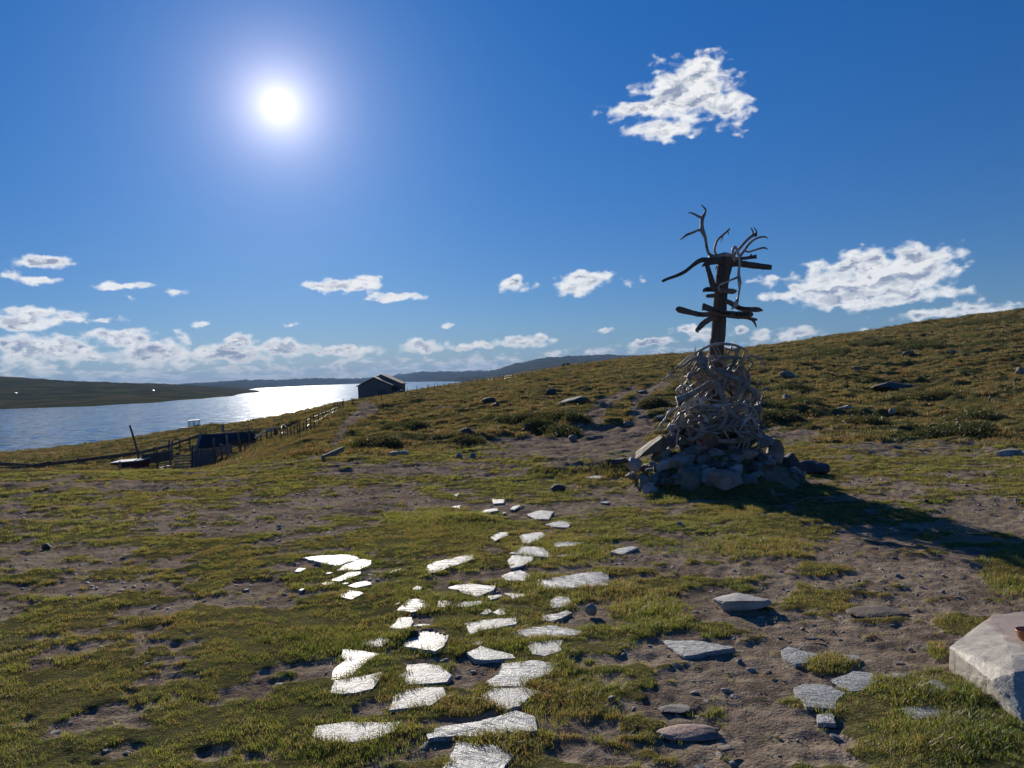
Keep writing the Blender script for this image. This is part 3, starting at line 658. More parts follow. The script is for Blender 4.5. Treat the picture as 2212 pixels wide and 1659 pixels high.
# (letters, material, lift above ground m, thickness m, label, outline)
SLABS = [
 ('A',0,.055,.035,'largest kite-shaped white slab, raised, at the left end of the slab path',[(120,280),(330,250),(750,237),(850,290),(700,345),(540,388),(400,350)]),
 ('A',3,.03,.03,'grey oval slab tucked under the right edge of the white kite-shaped slab',[(550,440),(640,370),(760,310),(900,300),(995,318),(970,375),(850,430),(700,445)]),
 ('A',3,.03,.02,'small grey slab alone in grass just left of the white kite-shaped slab',[(30,470),(80,425),(180,430),(100,468)]),
 ('A',0,.015,.02,'sliver of white slab in grass below the kite-shaped slab',[(415,497),(460,482),(510,490),(440,506)]),
 ('A',0,.02,.025,'long white slab slanting below the grey oval slab',[(485,570),(640,500),(720,465),(860,465),(855,490),(700,550),(600,590),(500,585)]),
 ('A',0,.015,.02,'ragged white scrap left of the long slanting white slab',[(368,620),(420,600),(520,605),(480,630),(400,638)]),
 ('A',0,.012,.02,'tiny white scrap between the ragged scrap and the pale tongue-shaped slab',[(620,618),(660,603),(708,608),(670,625)]),
 ('A',0,.02,.025,'pale tongue-shaped slab in grass under the long slanting white slab',[(690,640),(800,595),(920,575),(985,595),(990,620),(880,640),(790,665)]),
 ('A',0,.012,.02,'lone white chip at the far left of the slabs, deep in grass',[(80,710),(120,692),(160,697),(110,720)]),
 ('A',3,.012,.025,'rough grey slab half sunk in grass, lowest of the left upper cluster',[(585,770),(700,705),(800,715),(890,740),(800,790),(740,815),(620,795)]),
 ('A',0,.02,.02,'narrow white chip on bare soil midway between the left cluster and the long layered slab',[(1208,460),(1290,437),(1350,420),(1362,435),(1280,468),(1215,483)]),
 ('I',1,.035,.05,'long white layered slab pointing up to the right, in the middle of the slab path',[(919,1229),(924,1216),(943,1208),(969,1204),(995,1197),(1023,1194),(1027,1203),(1000,1212),(960,1226),(932,1236),(920,1237)]),
 ('A',0,.02,.02,'small white leaf-shaped slab left of the split slab',[(1495,680),(1560,648),(1620,665),(1600,690),(1510,695)]),
 ('A',0,.015,.02,'white crumb of slab just above the left piece of the split slab',[(1755,752),(1800,745),(1835,765),(1790,777)]),
 ('A',1,.045,.05,'white slab with bold dark layered steps, on bare soil',[(1295,930),(1340,880),(1440,800),(1550,785),(1680,820),(1750,885),(1600,930),(1480,955),(1400,935)]),
 ('A',0,.02,.02,'tiny white chip touching the left tip of the boldly layered slab',[(1290,860),(1330,840),(1340,860),(1310,872)]),
 ('A',0,.04,.035,'bright white rounded slab with a notched left side, on bare soil',[(1205,1140),(1280,1090),(1310,1030),(1400,1015),(1490,1012),(1515,1070),(1480,1130),(1400,1163),(1250,1155)]),
 ('A',3,.012,.02,'thin pale strip of slab right of the notched white slab',[(1500,1158),(1560,1135),(1720,1132),(1725,1145),(1600,1157)]),
 ('A',0,.025,.03,'white diamond-shaped slab in grass, left of the rosy grey slab',[(835,1350),(950,1310),(1080,1262),(1280,1280),(1240,1320),(1120,1380),(1020,1388)]),
 ('A',4,.02,.03,'large rosy grey five-sided slab in the middle of the near path',[(1370,1335),(1520,1270),(1600,1205),(1740,1205),(1960,1262),(1900,1400),(1780,1475),(1600,1440),(1390,1410)]),
 ('C',4,.025,.03,'crooked pale slab with a wide head and narrow waist, under the bright wedge slab',[(395,200),(440,200),(695,235),(560,320),(500,380),(475,415),(330,450),(305,440),(340,345),(420,290),(385,260)]),
 ('C',0,.055,.03,'bright white wedge slab lying over the foot of the crooked slab',[(295,535),(330,440),(550,400),(717,368),(690,430),(640,500),(500,535),(380,545)]),
 ('C',0,.02,.03,'rough white slab with a dark oval stain, near path left row',[(840,410),(900,370),(910,320),(1060,310),(1180,330),(1270,410),(1230,460),(1050,475),(900,480),(860,440)]),
 ('C',0,.02,.03,'glaring rough white slab just below the slab with the oval stain',[(760,680),(800,560),(870,520),(1060,497),(1200,500),(1220,560),(1100,640),(880,665)]),
 ('C',0,.012,.03,'rough white triangular slab fading into a turf tuft, above the bare soil hollow',[(1380,230),(1500,180),(1620,220),(1750,250),(1770,280),(1540,295),(1440,285)]),
 ('C',0,.008,.02,'small white crumbs of slab above the triangular rough slab',[(1420,165),(1470,145),(1520,150),(1480,175)]),
 ('C',0,.02,.03,'rounded pale slab with a scooped top edge, under the wide arrow-shaped slab',[(1865,185),(1880,140),(1930,150),(1975,140),(2050,132),(2140,135),(2130,220),(2000,262),(1900,245)]),
 ('C',3,.025,.03,'big square-cornered grey slab right of the bare soil hollow',[(1535,450),(1640,390),(1660,310),(1950,288),(2110,320),(2040,400),(1880,440),(1840,495),(1600,500)]),
 ('C',0,.02,.03,'white slab tapering to the bottom, directly below the big square-cornered slab',[(1490,550),(1600,510),(1840,500),(1985,540),(1870,590),(1800,650),(1700,680),(1560,630)]),
 ('C',0,.02,.035,'long dazzling white slab in grass at the bottom left of the path',[(145,885),(180,810),(400,775),(865,768),(820,860),(640,910),(420,940),(230,925)]),
 ('C',3,.025,.035,'longest grey slab with a fine diagonal crack, near the bottom edge',[(1060,870),(1120,825),(1400,785),(1620,740),(1780,690),(1930,740),(1950,850),(1700,860),(1440,895),(1300,885),(1080,905)]),
 ('C',3,.025,.035,'rough grey slab cut by the bottom edge of the photo',[(1150,1210),(1240,1060),(1300,925),(1690,950),(1760,1040),(1690,1120),(1640,1220)]),
 ('A',3,.02,.025,'left piece of the split slab, with a small hole',[(1805,905),(1815,828),(1900,820),(2025,835),(1950,880),(1900,908)]),
 ('B',0,.02,.025,'right piece of the split slab, long with a dark nick on top',[(70,1335),(130,1280),(420,1280),(400,1320),(250,1345)]),
 ('B',1,.035,.05,'white slab with fine diagonal layers, above the split slab',[(30,1130),(130,1100),(290,1085),(400,1100),(560,1110),(540,1160),(360,1235),(200,1190),(150,1150),(60,1145)]),
 ('B',0,.02,.03,'small bright slab at the lower right of the finely layered slab',[(470,1215),(600,1200),(640,1215),(560,1245),(490,1262)]),
 ('B',0,.015,.03,'pale slab shaded by a turf tuft, second right of the finely layered slab',[(650,1190),(870,1200),(870,1225),(740,1255)]),
 ('B',0,.012,.02,'ragged left slab of a small pair above the long rough slab',[(390,1420),(440,1375),(500,1370),(520,1400),(450,1430)]),
 ('B',0,.012,.02,'ragged right slab of a small pair above the long rough slab',[(520,1410),(590,1370),(650,1355),(670,1430),(600,1440)]),
 ('B',0,.02,.03,'long rough slab with parallel sides, left of the wide arrow-shaped slab',[(210,1525),(300,1500),(600,1465),(790,1460),(790,1530),(600,1570),(400,1600),(290,1640),(240,1570)]),
 ('B',3,.02,.03,'wide arrow-shaped grey slab, pointed at both ends',[(690,1620),(900,1570),(1200,1540),(1520,1610),(1480,1640),(1250,1672),(900,1668)]),
 ('B',1,.03,.04,'crumpled glinting white slab just above the arrow-shaped slab',[(1060,1430),(1280,1390),(1330,1365),(1390,1395),(1290,1450),(1170,1490),(1080,1480)]),
 ('B',3,.025,.03,'squarish pale slab above the crumpled glinting slab',[(1155,1260),(1220,1220),(1360,1230),(1375,1300),(1290,1335),(1170,1345)]),
 ('B',3,.025,.035,'big long rough slab with a dark oval spot at its right end',[(1000,1110),(1010,1040),(1200,1015),(1500,970),(1760,945),(1800,1020),(1780,1100),(1500,1115),(1330,1145),(1030,1140)]),
 ('B',3,.02,.03,'pale pointed slab left of the big long slab with the dark spot',[(620,1000),(720,960),(830,940),(950,995),(880,1060),(680,1055)]),
 ('B',0,.03,.035,'bright white ragged slab under the wide smooth grey slab',[(685,830),(740,775),(850,770),(980,790),(960,830),(850,890),(720,920),(700,870)]),
 ('B',2,.035,.03,'wide smooth grey slab overlapping the ragged white slab',[(700,755),(860,675),(1090,690),(1195,790),(1050,790)]),
 ('B',3,.02,.03,'heart-shaped smooth grey slab fringed with grass, above the wide smooth slab',[(805,575),(900,540),(1060,530),(1110,570),(1000,630),(900,665),(850,640)]),
 ('B',0,.02,.03,'white leaf-shaped slab left of the heart-shaped slab',[(500,590),(580,535),(750,530),(650,590),(550,635)]),
 ('B',2,.01,.03,'grey slab mostly shaded by turf, right of the heart-shaped slab',[(1190,690),(1210,650),(1500,640),(1530,650),(1400,690),(1250,705)]),
 ('B',2,.006,.03,'shaded scrap of grey slab right of the wide smooth grey slab',[(1200,790),(1380,760),(1390,780),(1300,800)]),
 ('B',2,.03,.025,'smooth grey arrowhead slab on grass, second farthest of the smooth slabs',[(1100,440),(1260,400),(1390,425),(1340,475),(1190,468)]),
 ('B',2,.03,.025,'smooth grey fan-shaped slab, farthest large slab below the bare soil',[(895,330),(1050,283),(1190,300),(1140,390),(1000,388)]),
 ('B',0,.03,.02,'small white pointed slab just left of the fan-shaped slab',[(715,285),(740,255),(820,230),(825,250),(760,290)]),
 ('B',0,.03,.02,'small white squarish slab, topmost of the path slabs',[(518,165),(560,175),(655,170),(645,210),(530,218)]),
 ('B',0,.015,.02,'ragged thin white slab under the topmost squarish slab',[(400,310),(460,290),(570,275),(590,300),(480,320),(405,325)]),
 ('B',0,.015,.015,'tiny pale chip between the ragged thin slab and the fan-shaped slab',[(622,320),(660,312),(675,322),(640,330)]),
 ('B',0,.03,.02,'small white dome-shaped chip on bare soil, farthest left above the path',[(105,130),(150,113),(185,122),(130,143)]),
 ('B',0,.03,.02,'small white forked chip on bare soil, below the dome-shaped chip',[(65,265),(110,248),(175,240),(170,285),(130,265)]),
 ('B',3,.015,.03,'pale slab fringed with grass, alone to the right above the big long slab',[(1800,750),(1890,710),(2030,688),(2110,700),(2000,750),(1930,780)]),
 ('B',3,.02,.015,'thin sliver of slab in dry grass, left of the cairn shadow',[(1690,205),(1750,197),(1810,207),(1760,215)]),
 ('I',3,.03,.03,'flat grey slab in the turf between the dark turf bank and the cairn stones',[(1262,1032),(1288,1027),(1311,1028),(1295,1034)]),
 ('D',2,.025,.03,'grey fish-shaped slab lying alone on soil right of the path',[(270,835),(480,840),(670,875),(550,895),(400,920),(340,880)]),
 ('D',2,.04,.035,'grey slab with a rounded left end, behind the bright turf tuft on the right',[(915,885),(950,865),(1050,890),(1130,905),(1060,950),(990,955),(930,920)]),
 ('D',2,.03,.025,'small dark-edged slab on the far side of the bright turf tuft on the right',[(1240,910),(1330,915),(1335,935),(1280,940)]),
 ('D',2,.045,.035,'grey six-sided slab, raised, in front of the bright turf tuft on the right',[(980,1080),(1040,1058),(1150,1060),(1265,1105),(1210,1150),(1200,1190),(1050,1180)]),
 ('D',2,.012,.03,'flat blue-grey slab under the right edge of the six-sided slab',[(1180,1050),(1300,1005),(1400,1015),(1450,1060),(1380,1100),(1290,1115)]),
 ('D',3,.02,.02,'small square slab just below the six-sided slab',[(1105,1225),(1185,1215),(1208,1272),(1110,1268)]),
 ('D',2,.006,.02,'dusty slab sunk in soil, left of the turf by the big block',[(1455,1025),(1590,1025),(1570,1055),(1500,1048)]),
 ('D',3,.02,.03,'pale slab poking out of turf beside the big stone block',[(1670,1035),(1760,1055),(1840,1085),(1740,1100)]),
 ('D',2,.012,.03,'grey slab framed by turf, lowest one near the big stone block',[(1560,1200),(1700,1175),(1860,1210),(1800,1230),(1640,1260),(1590,1240)]),
]
def slab(i, k, mi, lift, th, label, poly):
    rng = np.random.RandomState(100 + i)
    pts = []
    for (x, y) in poly:
        px, py = cv(k, x, y)
        r = ray(px, py); zt = .006 + lift * .32
        y_ = (EYE - zt) / (-r.z / r.y); 
        if y_ > 14: h_ = hit(px, py); pts.append(np.array((h_.x, h_.y))); 
        else: pts.append(np.array((r.x / r.y * y_, y_)))
    pts = np.array(pts); c = pts.mean(0)
    a = 0.5 * np.sum(pts[:, 0] * np.roll(pts[:, 1], -1) - np.roll(pts[:, 0], -1) * pts[:, 1])
    if a < 0: pts = pts[::-1]
    gz = Hs(c[0], c[1]); 
    zt = gz + lift * .6 if c[1] > 13.5 else -.004 + lift * .22
    if c[1] < 13.5: zt = max(zt, float(np.percentile(H(pts[:, 0], pts[:, 1]), 50)) + .005)
    # broken outline: subdivide edges and nudge them
    out = []; n = len(pts); per = np.linalg.norm(np.roll(pts, -1, 0) - pts, axis=1).sum()
    for j in range(n):
        p, q = pts[j], pts[(j + 1) % n]; L = np.linalg.norm(q - p); m = max(1, int(L / .035)); m = min(m, 16)
        nrm = np.array((q[1] - p[1], p[0] - q[0])) / (L + 1e-9)
        for s_ in range(m):
            t_ = s_ / m; w = 0 if s_ == 0 else 1
            out.append(p + (q - p) * t_ + nrm * (rng.rand() - .5) * .016 * w * min(1, L * 6))
    out = np.array(out); N = len(out); cc = out.mean(0)
    tiltx, tilty = (rng.rand(2) - .5) * .02
    def ring(f, dz, jig=0.0):
        q = cc + (out - cc) * f
        return [(p[0], p[1], zt + dz + (p[0] - cc[0]) * tiltx + (p[1] - cc[1]) * tilty + (rng.rand() - .5) * jig) for p in q]
    v = ring(1.0, -th) + ring(1.012, -th * .45, .004) + ring(1.0, -.005, .003) + ring(.975, 0, .002) + ring(.55, .002, .003) + [(cc[0], cc[1], zt + .002)]
    f = []
    for l in range(4):
        for j in range(N):
            a_, b_ = l * N + j, l * N + (j + 1) % N; f.append((a_, b_, b_ + N, a_ + N))
    for j in range(N): f.append((4 * N + j, 4 * N + (j + 1) % N, 5 * N))
    f.append(tuple(range(N))[::-1])
    o = link_mesh('stone_slab', v, f, M_SL[mi], None, True, (cc[0], cc[1], zt))
    try: o.data.set_sharp_from_angle(angle=R(35))
    except Exception: pass
    tag(o, label, 'slab', 'flat stone slabs set in the turf', 'thing')
    return out, zt
SLAB_OUT = []
for i, (k, mi, lift, th, label, poly) in enumerate(SLABS):
    SLAB_OUT.append(slab(i, k, mi, lift, th, label, poly)[0])

# ------------------------------------------------------------------ loose stones, boulders
GR = mat_rock('grey_gneiss', (.27, .25, .23, 1), (.16, .15, .14, 1))
PK = mat_rock('pink_granite', (.38, .25, .20, 1), (.25, .18, .155, 1))
GN = mat_rock('green_grey_stone', (.17, .18, .15, 1), (.10, .115, .10, 1))
LT = mat_rock('pale_stone', (.42, .40, .37, 1), (.28, .27, .25, 1))
BR = mat_rock('brown_stone', (.20, .15, .11, 1), (.12, .095, .075, 1))
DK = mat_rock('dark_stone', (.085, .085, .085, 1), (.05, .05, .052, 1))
def ground_rock(i, px, py, w, h, mat, label, group=None, dep=.8, sink=.25, facets=9, cat='stone', name='stone', fl=None, rotz=0):
    """px,py: where its foot stands in view; w,h: seen width and height"""
    p = hit(px, py); s = p.y / F
    W = w * s; D = W * dep; hv = h * s
    Hh = max(.22 * hv, hv - D * (EYE - p.z) / p.y * .8) / (1 - sink)
    o = rock(name, (p.x, p.y + D * .35, p.z + Hh * (.5 - sink)), (W, D, Hh), mat, 500 + i, facets, rotz=rotz, tilt=fl or 0, sub=4 if w > 12 else 3)
    tag(o, label, cat, group); return o
NEAR = [
 (1612,1316,118,44,LT,'pale jagged wedge of rock on bare soil right of the slab path',.7,.2,10),
 (1905,1330,128,26,BR,'low brown rock barely breaking the dusty soil on the right',.6,.5,7),
 (1459,1537,70,15,GR,'smooth grey domed stone half buried in soil near the bottom',.6,.5,5),
 (1492,1592,138,34,PK,'flat pinkish stone buried in soil near the bottom',.5,.6,7),
 (1572,1624,40,20,BR,'small brown stone at the bottom with grass beside it',.8,.3,9),
 (1278,1328,26,26,GR,'upright grey egg-shaped stone casting a shadow, right of the crumpled slab',.7,.2,5),
 (1206,1061,34,17,DK,'dark pointed stone on the turf left of the cairn',.7,.2,10),
 (98,1184,22,12,DK,'dark stone alone on the bare soil at the left edge',.8,.3,9),
 (1662,1456,16,9,DK,'small dark stone on soil left of the slab with rounded end',.8,.3,9),
 (1757,1382,34,9,DK,'pair-like dark flat stone on dusty soil in front of the bright tuft',.6,.3,9),
 (1322,1512,16,12,PK,'small pinkish stone in the turf right of the tapering white slab',.8,.3,7),
 (1470,1131+4,14,10,LT,'whitish stone at the edge of the turf hollow near the cairn',.8,.3,8),
 (1305,1083,9,7,LT,'tiny white stone on soil above the lone fringed slab',.8,.3,8),
]
for i, (x, y, w, h, m, lb, dep, sk, fc) in enumerate(NEAR):
    ground_rock(i, x, y, w, h, m, lb, 'loose stones on the yard', dep, sk, fc)
HILL = [
 (1938,844,88,22,DK,'largest dark boulder on the right slope, long and low',.7,.2),
 (1243,872,74,17,DK,'long dark lichened boulder left of the double track',.6,.25),
 (1190,851,24,13,DK,'dark round boulder up the slope behind the long lichened boulder',.8,.2),
 (1009,943,34,20,DK,'dark peaked boulder in the middle of the meadow',.8,.2),
 (1146,932,26,19,DK,'dark boulder with a bush at its right side',.8,.2),
 (1238,951,20,13,GR,'grey stone at the lower left end of the double track',.8,.25),
 (860,984,46,12,LT,'pale flat layered rock at the left end of the muddy strip',.6,.35),
 (991,988,16,13,LT,'pale small stone, left of two by the muddy strip',.8,.25),
 (1022,990,14,12,GR,'dark grey small stone, right of two by the muddy strip',.8,.25),
 (1071,878,20,9,DK,'low dark stone in grass right of the dark knoll',.8,.3),
 (1056,868,34,10,DK,'dark knoll-like boulder in mid slope',.7,.4),
 (1360,920,24,11,GR,'grey stone beside the right wheel track',.8,.3),
 (1256,922,18,7,GR,'flat stone in the left wheel track',.8,.3),
 (1302,874,14,6,GR,'stone at the head of the left wheel track',.8,.3),
 (1388,848,20,6,GR,'stone between the far ends of the two wheel tracks',.8,.3),
 (1706,816,36,15,GR,'grey jagged rock on the slope right of the antler heap',.7,.2),
 (1855,802,26,11,BR,'brown rounded rock high on the right slope',.7,.2),
 (1658,845,20,9,GR,'small grey dome stone close right of the antler heap',.8,.2),
 (1930,896,18,15,LT,'pale stone with a green bush beside it, right slope',.8,.2),
 (1831,884,36,10,LT,'pale flat rock flush with the right slope',.6,.5),
 (2206,808,22,16,GR,'grey stone cut by the right edge of the photo',.8,.2),
 (1967,768,28,10,BR,'brown rock among shrubs near the top of the right slope',.7,.2),
 (2061,763,28,7,BR,'low brown rock right of the shrubs near the top of the slope',.7,.3),
 (1702,861,24,10,GR,'half hidden grey stone above the dark green hollow',.7,.3),
 (2187,984,52,16,LT,'white split flat rock at the right edge',.6,.35),
 (1668,760,10,5,DK,'tiny dark stone on the skyline slope right of the post',.8,.2),
 (1428,905,26,9,GR,'half buried grey stone on the bank left of the cairn',.7,.35),
 (2003,1085,12,8,DK,'small dark stone on the soil right of the cairn shadow',.8,.2),
 (2200,1085,12,9,LT,'pale stone at the right edge above the shaded grass',.8,.2),
]
for i, (x, y, w, h, m, lb, dep, sk) in enumerate(HILL):
    ground_rock(40 + i, x, y, w, h, m, lb, 'stones on the hillside', dep, sk, 9)

# ------------------------------------------------------------------ cairn
def cairn_stone(i, k, cx, cy, w, h, mat, label, rz=0, tilt=0, dep=.8, push=0.0, facets=18, gr='stones piled in the cairn'):
    px, py = cv(k, cx, cy); s = CV[k][2]
    p = hit(px, py)
    if p.y > CAIRN.y + .25: p = P(px, py, CAIRN.y - .05)
    sc = p.y / F; W, Hh = w * s * sc * 1.24, h * s * sc * 1.24; D = max(W, Hh) * dep
    c = p + Vector((0, -D * .12 - push, 0))
    o = rock('cairn_stone', tuple(c), (W, D, Hh), mat, 900 + i, facets, rotz=rz, tilt=tilt, rough=.06)
    tag(o, label, 'stone', gr); return o
CS = [
 ('E',1875,350,450,225,GN,'largest stone of the cairn, a flat grey-green oval at the upper right',0,.05),
 ('E',1960,575,290,200,PK,'purplish stone just under the large grey-green oval',0,-.1),
 ('N',1355,1075,140,100,GR,'blue-grey stone on the right shoulder of the cairn',0,0),
 ('N',1435,1170,125,195,PK,'upright reddish stone at the right edge of the cairn',0,.12),
 ('N',1322,1178,80,60,LT,'small pale bluish stone wedged left of the upright reddish stone',0,.2),
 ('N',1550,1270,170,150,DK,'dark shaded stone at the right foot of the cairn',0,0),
 ('E',1050,330,270,180,GN,'dark mossy stone with sunlit crest, upper left of the cairn face',0,.1),
 ('E',820,330,170,200,GR,'blue-grey square stone left of the dark mossy stone',0,0),
 ('E',1100,550,230,270,GR,'tall grey ribbed stone in the middle of the cairn face',0,.1),
 ('E',1300,640,190,170,GR,'slanting grey slab leaning on the tall ribbed stone',0,-.5),
 ('E',1500,530,230,135,GR,'low grey stone in the shaded centre of the cairn',0,0),
 ('E',1650,615,110,70,GN,'small dim stone right of the shaded centre stone',0,0),
 ('E',640,550,280,190,GR,'lilac-grey stone slanting up to the right, left part of the cairn',0,-.35),
 ('E',510,450,500,190,BR,'long brown slab leaning along the upper left flank of the cairn',0,-.55),
 ('E',230,700,190,190,LT,'white quartz stone at the far left corner of the cairn',0,-.6),
 ('E',400,775,240,120,GR,'flat grey stone right of the white quartz stone',0,-.15),
 ('E',515,695,100,70,LT,'small pale stone between the lilac-grey and the sunlit wedge stone',0,0),
 ('E',700,735,240,190,LT,'pale wedge stone with a sunlit left face',0,-.35),
 ('E',960,705,310,270,GR,'large dark grey block with tufts of grass on top',0,.1),
 ('E',1120,950,300,370,GN,'tallest rounded stone at the foot of the cairn front',0,.1),
 ('E',905,905,220,140,GR,'light-topped stone leaning on the tallest rounded stone',0,-.2),
 ('E',1370,880,230,240,LT,'pale blue-grey stone right of the tallest rounded stone',0,.3),
 ('E',1640,955,450,280,PK,'large pink granite stone low in the cairn front',0,.1),
 ('E',2000,965,230,155,GN,'greenish stone right of the large pink granite stone',0,0),
 ('E',355,905,170,110,PK,'brown-pink stone low at the left front of the cairn',0,0),
 ('E',342,1025,105,150,GR,'narrow standing stone in the turf at the left front corner',0,0),
 ('E',480,1080,220,185,LT,'rounded pale stone standing in the turf, front left corner',0,.2),
 ('E',800,140,160,100,LT,'pale sunlit stone high on the left shoulder of the cairn',0,-.25),
 ('E',965,60,180,170,LT,'lichened pale stone under the antlers, left',0,-.4),
 ('E',930,185,220,110,DK,'dark stone below the pale sunlit stone on the left shoulder',0,-.25),
 ('E',1150,200,230,200,GR,'dim grey stone right under the antlers, left of the red-marked stone',0,0),
 ('E',1720,150,260,230,GR,'dark grey stone under the antlers, above the large oval',0,0),
 ('E',1950,110,200,180,GR,'dim stone under the antlers at the right',0,0),
 ('N',95,1250,150,45,DK,'dark low stone on the turf just left of the cairn',0,0),
]
for i, (k, cx, cy, w, h, m, lb, rz, ti) in enumerate(CS):
    cairn_stone(i, k, cx, cy, w, h, m, lb, rz, ti)
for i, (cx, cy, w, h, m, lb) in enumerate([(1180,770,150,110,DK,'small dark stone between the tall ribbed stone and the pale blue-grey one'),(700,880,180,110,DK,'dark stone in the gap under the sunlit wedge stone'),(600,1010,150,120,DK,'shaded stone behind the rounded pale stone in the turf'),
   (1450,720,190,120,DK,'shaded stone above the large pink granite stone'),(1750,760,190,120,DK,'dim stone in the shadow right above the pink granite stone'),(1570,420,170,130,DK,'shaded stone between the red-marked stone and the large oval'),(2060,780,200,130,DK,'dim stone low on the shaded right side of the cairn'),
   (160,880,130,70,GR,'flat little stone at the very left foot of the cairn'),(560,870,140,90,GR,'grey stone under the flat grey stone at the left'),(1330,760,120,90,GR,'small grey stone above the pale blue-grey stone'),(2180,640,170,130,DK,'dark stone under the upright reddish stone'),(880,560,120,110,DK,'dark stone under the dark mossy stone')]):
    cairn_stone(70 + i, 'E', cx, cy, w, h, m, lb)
rgs = random.Random(77)
for i in range(60):
    a_ = rgs.uniform(-2.3, 2.3); q_ = math.sqrt(rgs.uniform(.08, 1.0)) * 1.02
    x_, y_ = CAIRN.x + math.sin(a_) * q_ * 1.15, CAIRN.y - math.cos(a_) * q_ * .98; w_ = rgs.uniform(.09, .20)
    o = rock('cairn_stone', (x_, y_, Hs(x_, y_) + w_ * .12), (w_ * rgs.uniform(.9, 1.4), w_, w_ * rgs.uniform(.6, .9)), rgs.choice([GR, PK, BR, GN, LT]), 1300 + i, 16, rotz=rgs.uniform(0, 3), tilt=rgs.uniform(-.3, .3), sub=3)
    tag(o, 'small stone wedged between the bigger stones of the cairn', 'stone', 'small filler stones of the cairn')
# stone with a red painted trail mark
rs = cairn_stone(60, 'E', 1370, 375, 340, 250, PK, 'reddish stone with a red painted trail mark on its face', 0, -.2)
def on_rock(o, px, py, lift=.004):
    """point on the mesh of o seen at a frame position"""
    r = ray(px, py).normalized(); loc = Vector(o.location)
    ok, p, nrm, _ = o.ray_cast(CAMP - loc, r)
    return (p + loc - r * lift) if ok else None
bpy.context.view_layer.update()
M_RED = mat_plain('red_trail_paint', (.38, .02, .02, 1), .6, .3, var=.4)
mk = MB(); rngp = random.Random(4)
for st in [[(1262,300),(1272,340),(1285,380),(1300,425)], [(1225,325),(1262,330),(1300,322)]]:
    pts = [on_rock(rs, *cv('E', x + rngp.uniform(-4, 4), y)) for x, y in st]; pts = [p for p in pts if p is not None]
    if len(pts) >= 2: mk.tube(pts, [.010] * len(pts), 8, 6, .25)
if mk.v: mk.build('painted_mark', M_RED, rs)
# flat layered rock at the right foot
p = hit(*cv('N', 1790, 1370)); s = p.y / F
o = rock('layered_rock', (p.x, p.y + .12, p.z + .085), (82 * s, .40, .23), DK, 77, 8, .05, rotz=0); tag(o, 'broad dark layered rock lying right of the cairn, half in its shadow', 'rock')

# ------------------------------------------------------------------ post with nailed planks and branches
DP = 10.6
def PT(k, x, y, d=DP): px, py = cv(k, x, y); return P(px, py, d)
def RD(k, w, d=DP): return w * CV[k][2] * d / F
base = P(1540, 1035, DP)
post = thing('sign_post', (base.x, base.y, .2), 'tall dark wooden post rising from the antler heap, hung with carved planks and crooked branches', 'post')
mb = MB()
mb.tube([P(1539,1030,DP), P(1547,771,DP), P(1551.5,724,DP), P(1556,648,DP), P(1561,600,DP), P(1566,572,DP), P(1567,556,DP)],
        [.118,.104,.099,.094,.094,.104,.102], 60, 20, 1.0, rough=.05, seed=3)
mb.build('trunk', M_WOOD, post)
def arm(name, k, pts, d, flat, mat=M_PLANK, n=26, seed=0, extra=(), label=None):
    m = MB(); m.tube([PT(k, x, y, d) for x, y, w in pts], [RD(k, w) * 1.18 for x, y, w in pts], n, 10, flat, (0, 1, 0), .16, seed)
    for e in extra:
        m.tube([PT(k, x, y, d) for x, y, w in e], [RD(k, w) for x, y, w in e], 10, 8, flat, (0, 1, 0), .08, seed + 1)
    o = m.build(name, mat, post)
    if label: o['label'] = label
    return o
arms = {}
arms['a1'] = arm('plank', 'G', [(712,165,14),(745,125,38),(800,110,46),(900,112,46),(1240,142,48),(1380,150,46),(1455,138,8)], DP - .125, .3, seed=1, label='short plank with a hooked left end')
arms['a2'] = arm('plank', 'G', [(772,250,22),(800,252,32),(850,250,37),(1000,240,35),(1040,240,28)], DP - .12, .4, seed=2, label='short blunt stub plank')
arms['a3'] = arm('plank', 'G', [(1170,345,40),(1300,400,50),(1420,470,50),(1560,530,45),(1800,545,48),(1930,552,42),(2015,570,8)], DP - .11, .3, seed=3, label='plank pointing right with carved letters')
arms['a4'] = arm('plank', 'G', [(690,485,60),(720,490,72),(800,510,62),(950,570,62),(1150,630,60),(1400,650,58),(1600,650,58),(1740,650,52),(1800,662,24)], DP - .145, .25, seed=4, label='long carved plank across the middle')
arms['a5'] = arm('plank', 'G', [(110,540,12),(185,545,60),(400,600,55),(650,655,50),(900,650,45),(1000,650,40)], DP - .105, .3, seed=5, label='plank with a pointed left end')
arms['a6'] = arm('plank', 'G', [(1150,670,38),(1400,700,40),(1650,720,35),(1800,762,34),(1890,765,20)], DP - .10, .35, seed=6, extra=[[(1780,765,30),(1840,850,22),(1872,935,12)]], label='forked plank under the long carved one')
arms['a7'] = arm('plank', 'G', [(1000,715,45),(880,750,50),(740,830,52),(640,930,50),(585,1000,40),(610,1050,10)], DP - .11, .35, seed=7, label='curved plank drooping to the left')
arm('branch', 'H', [(322,1080,13),(400,1045,15),(500,1010,17),(600,960,18),(700,880,21),(790,828,25),(900,830,25),(1040,850,30)], DP - .06, .9, M_WOOD, 34, 8, label='long crooked branch reaching down left')
arm('branch', 'H', [(1080,880,44),(1180,860,40),(1280,872,34),(1400,890,32),(1620,915,27)], DP + .02, .9, M_WOOD, 30, 9, label='thick straight branch stub to the right')
arm('branch', 'H', [(1150,815,20),(1300,805,18),(1370,795,17),(1440,785,22)], DP + .06, .8, M_WOOD, 16, 10, extra=[[(1360,800,16),(1385,755,8)], [(1425,790,16),(1440,765,9)]], label='thin branch with a knobbed end')
arm('branch', 'H', [(797,905,5),(840,872,20),(950,845,30),(1050,835,32)], DP - .09, .7, M_WOOD, 18, 11, label='short splintered branch')
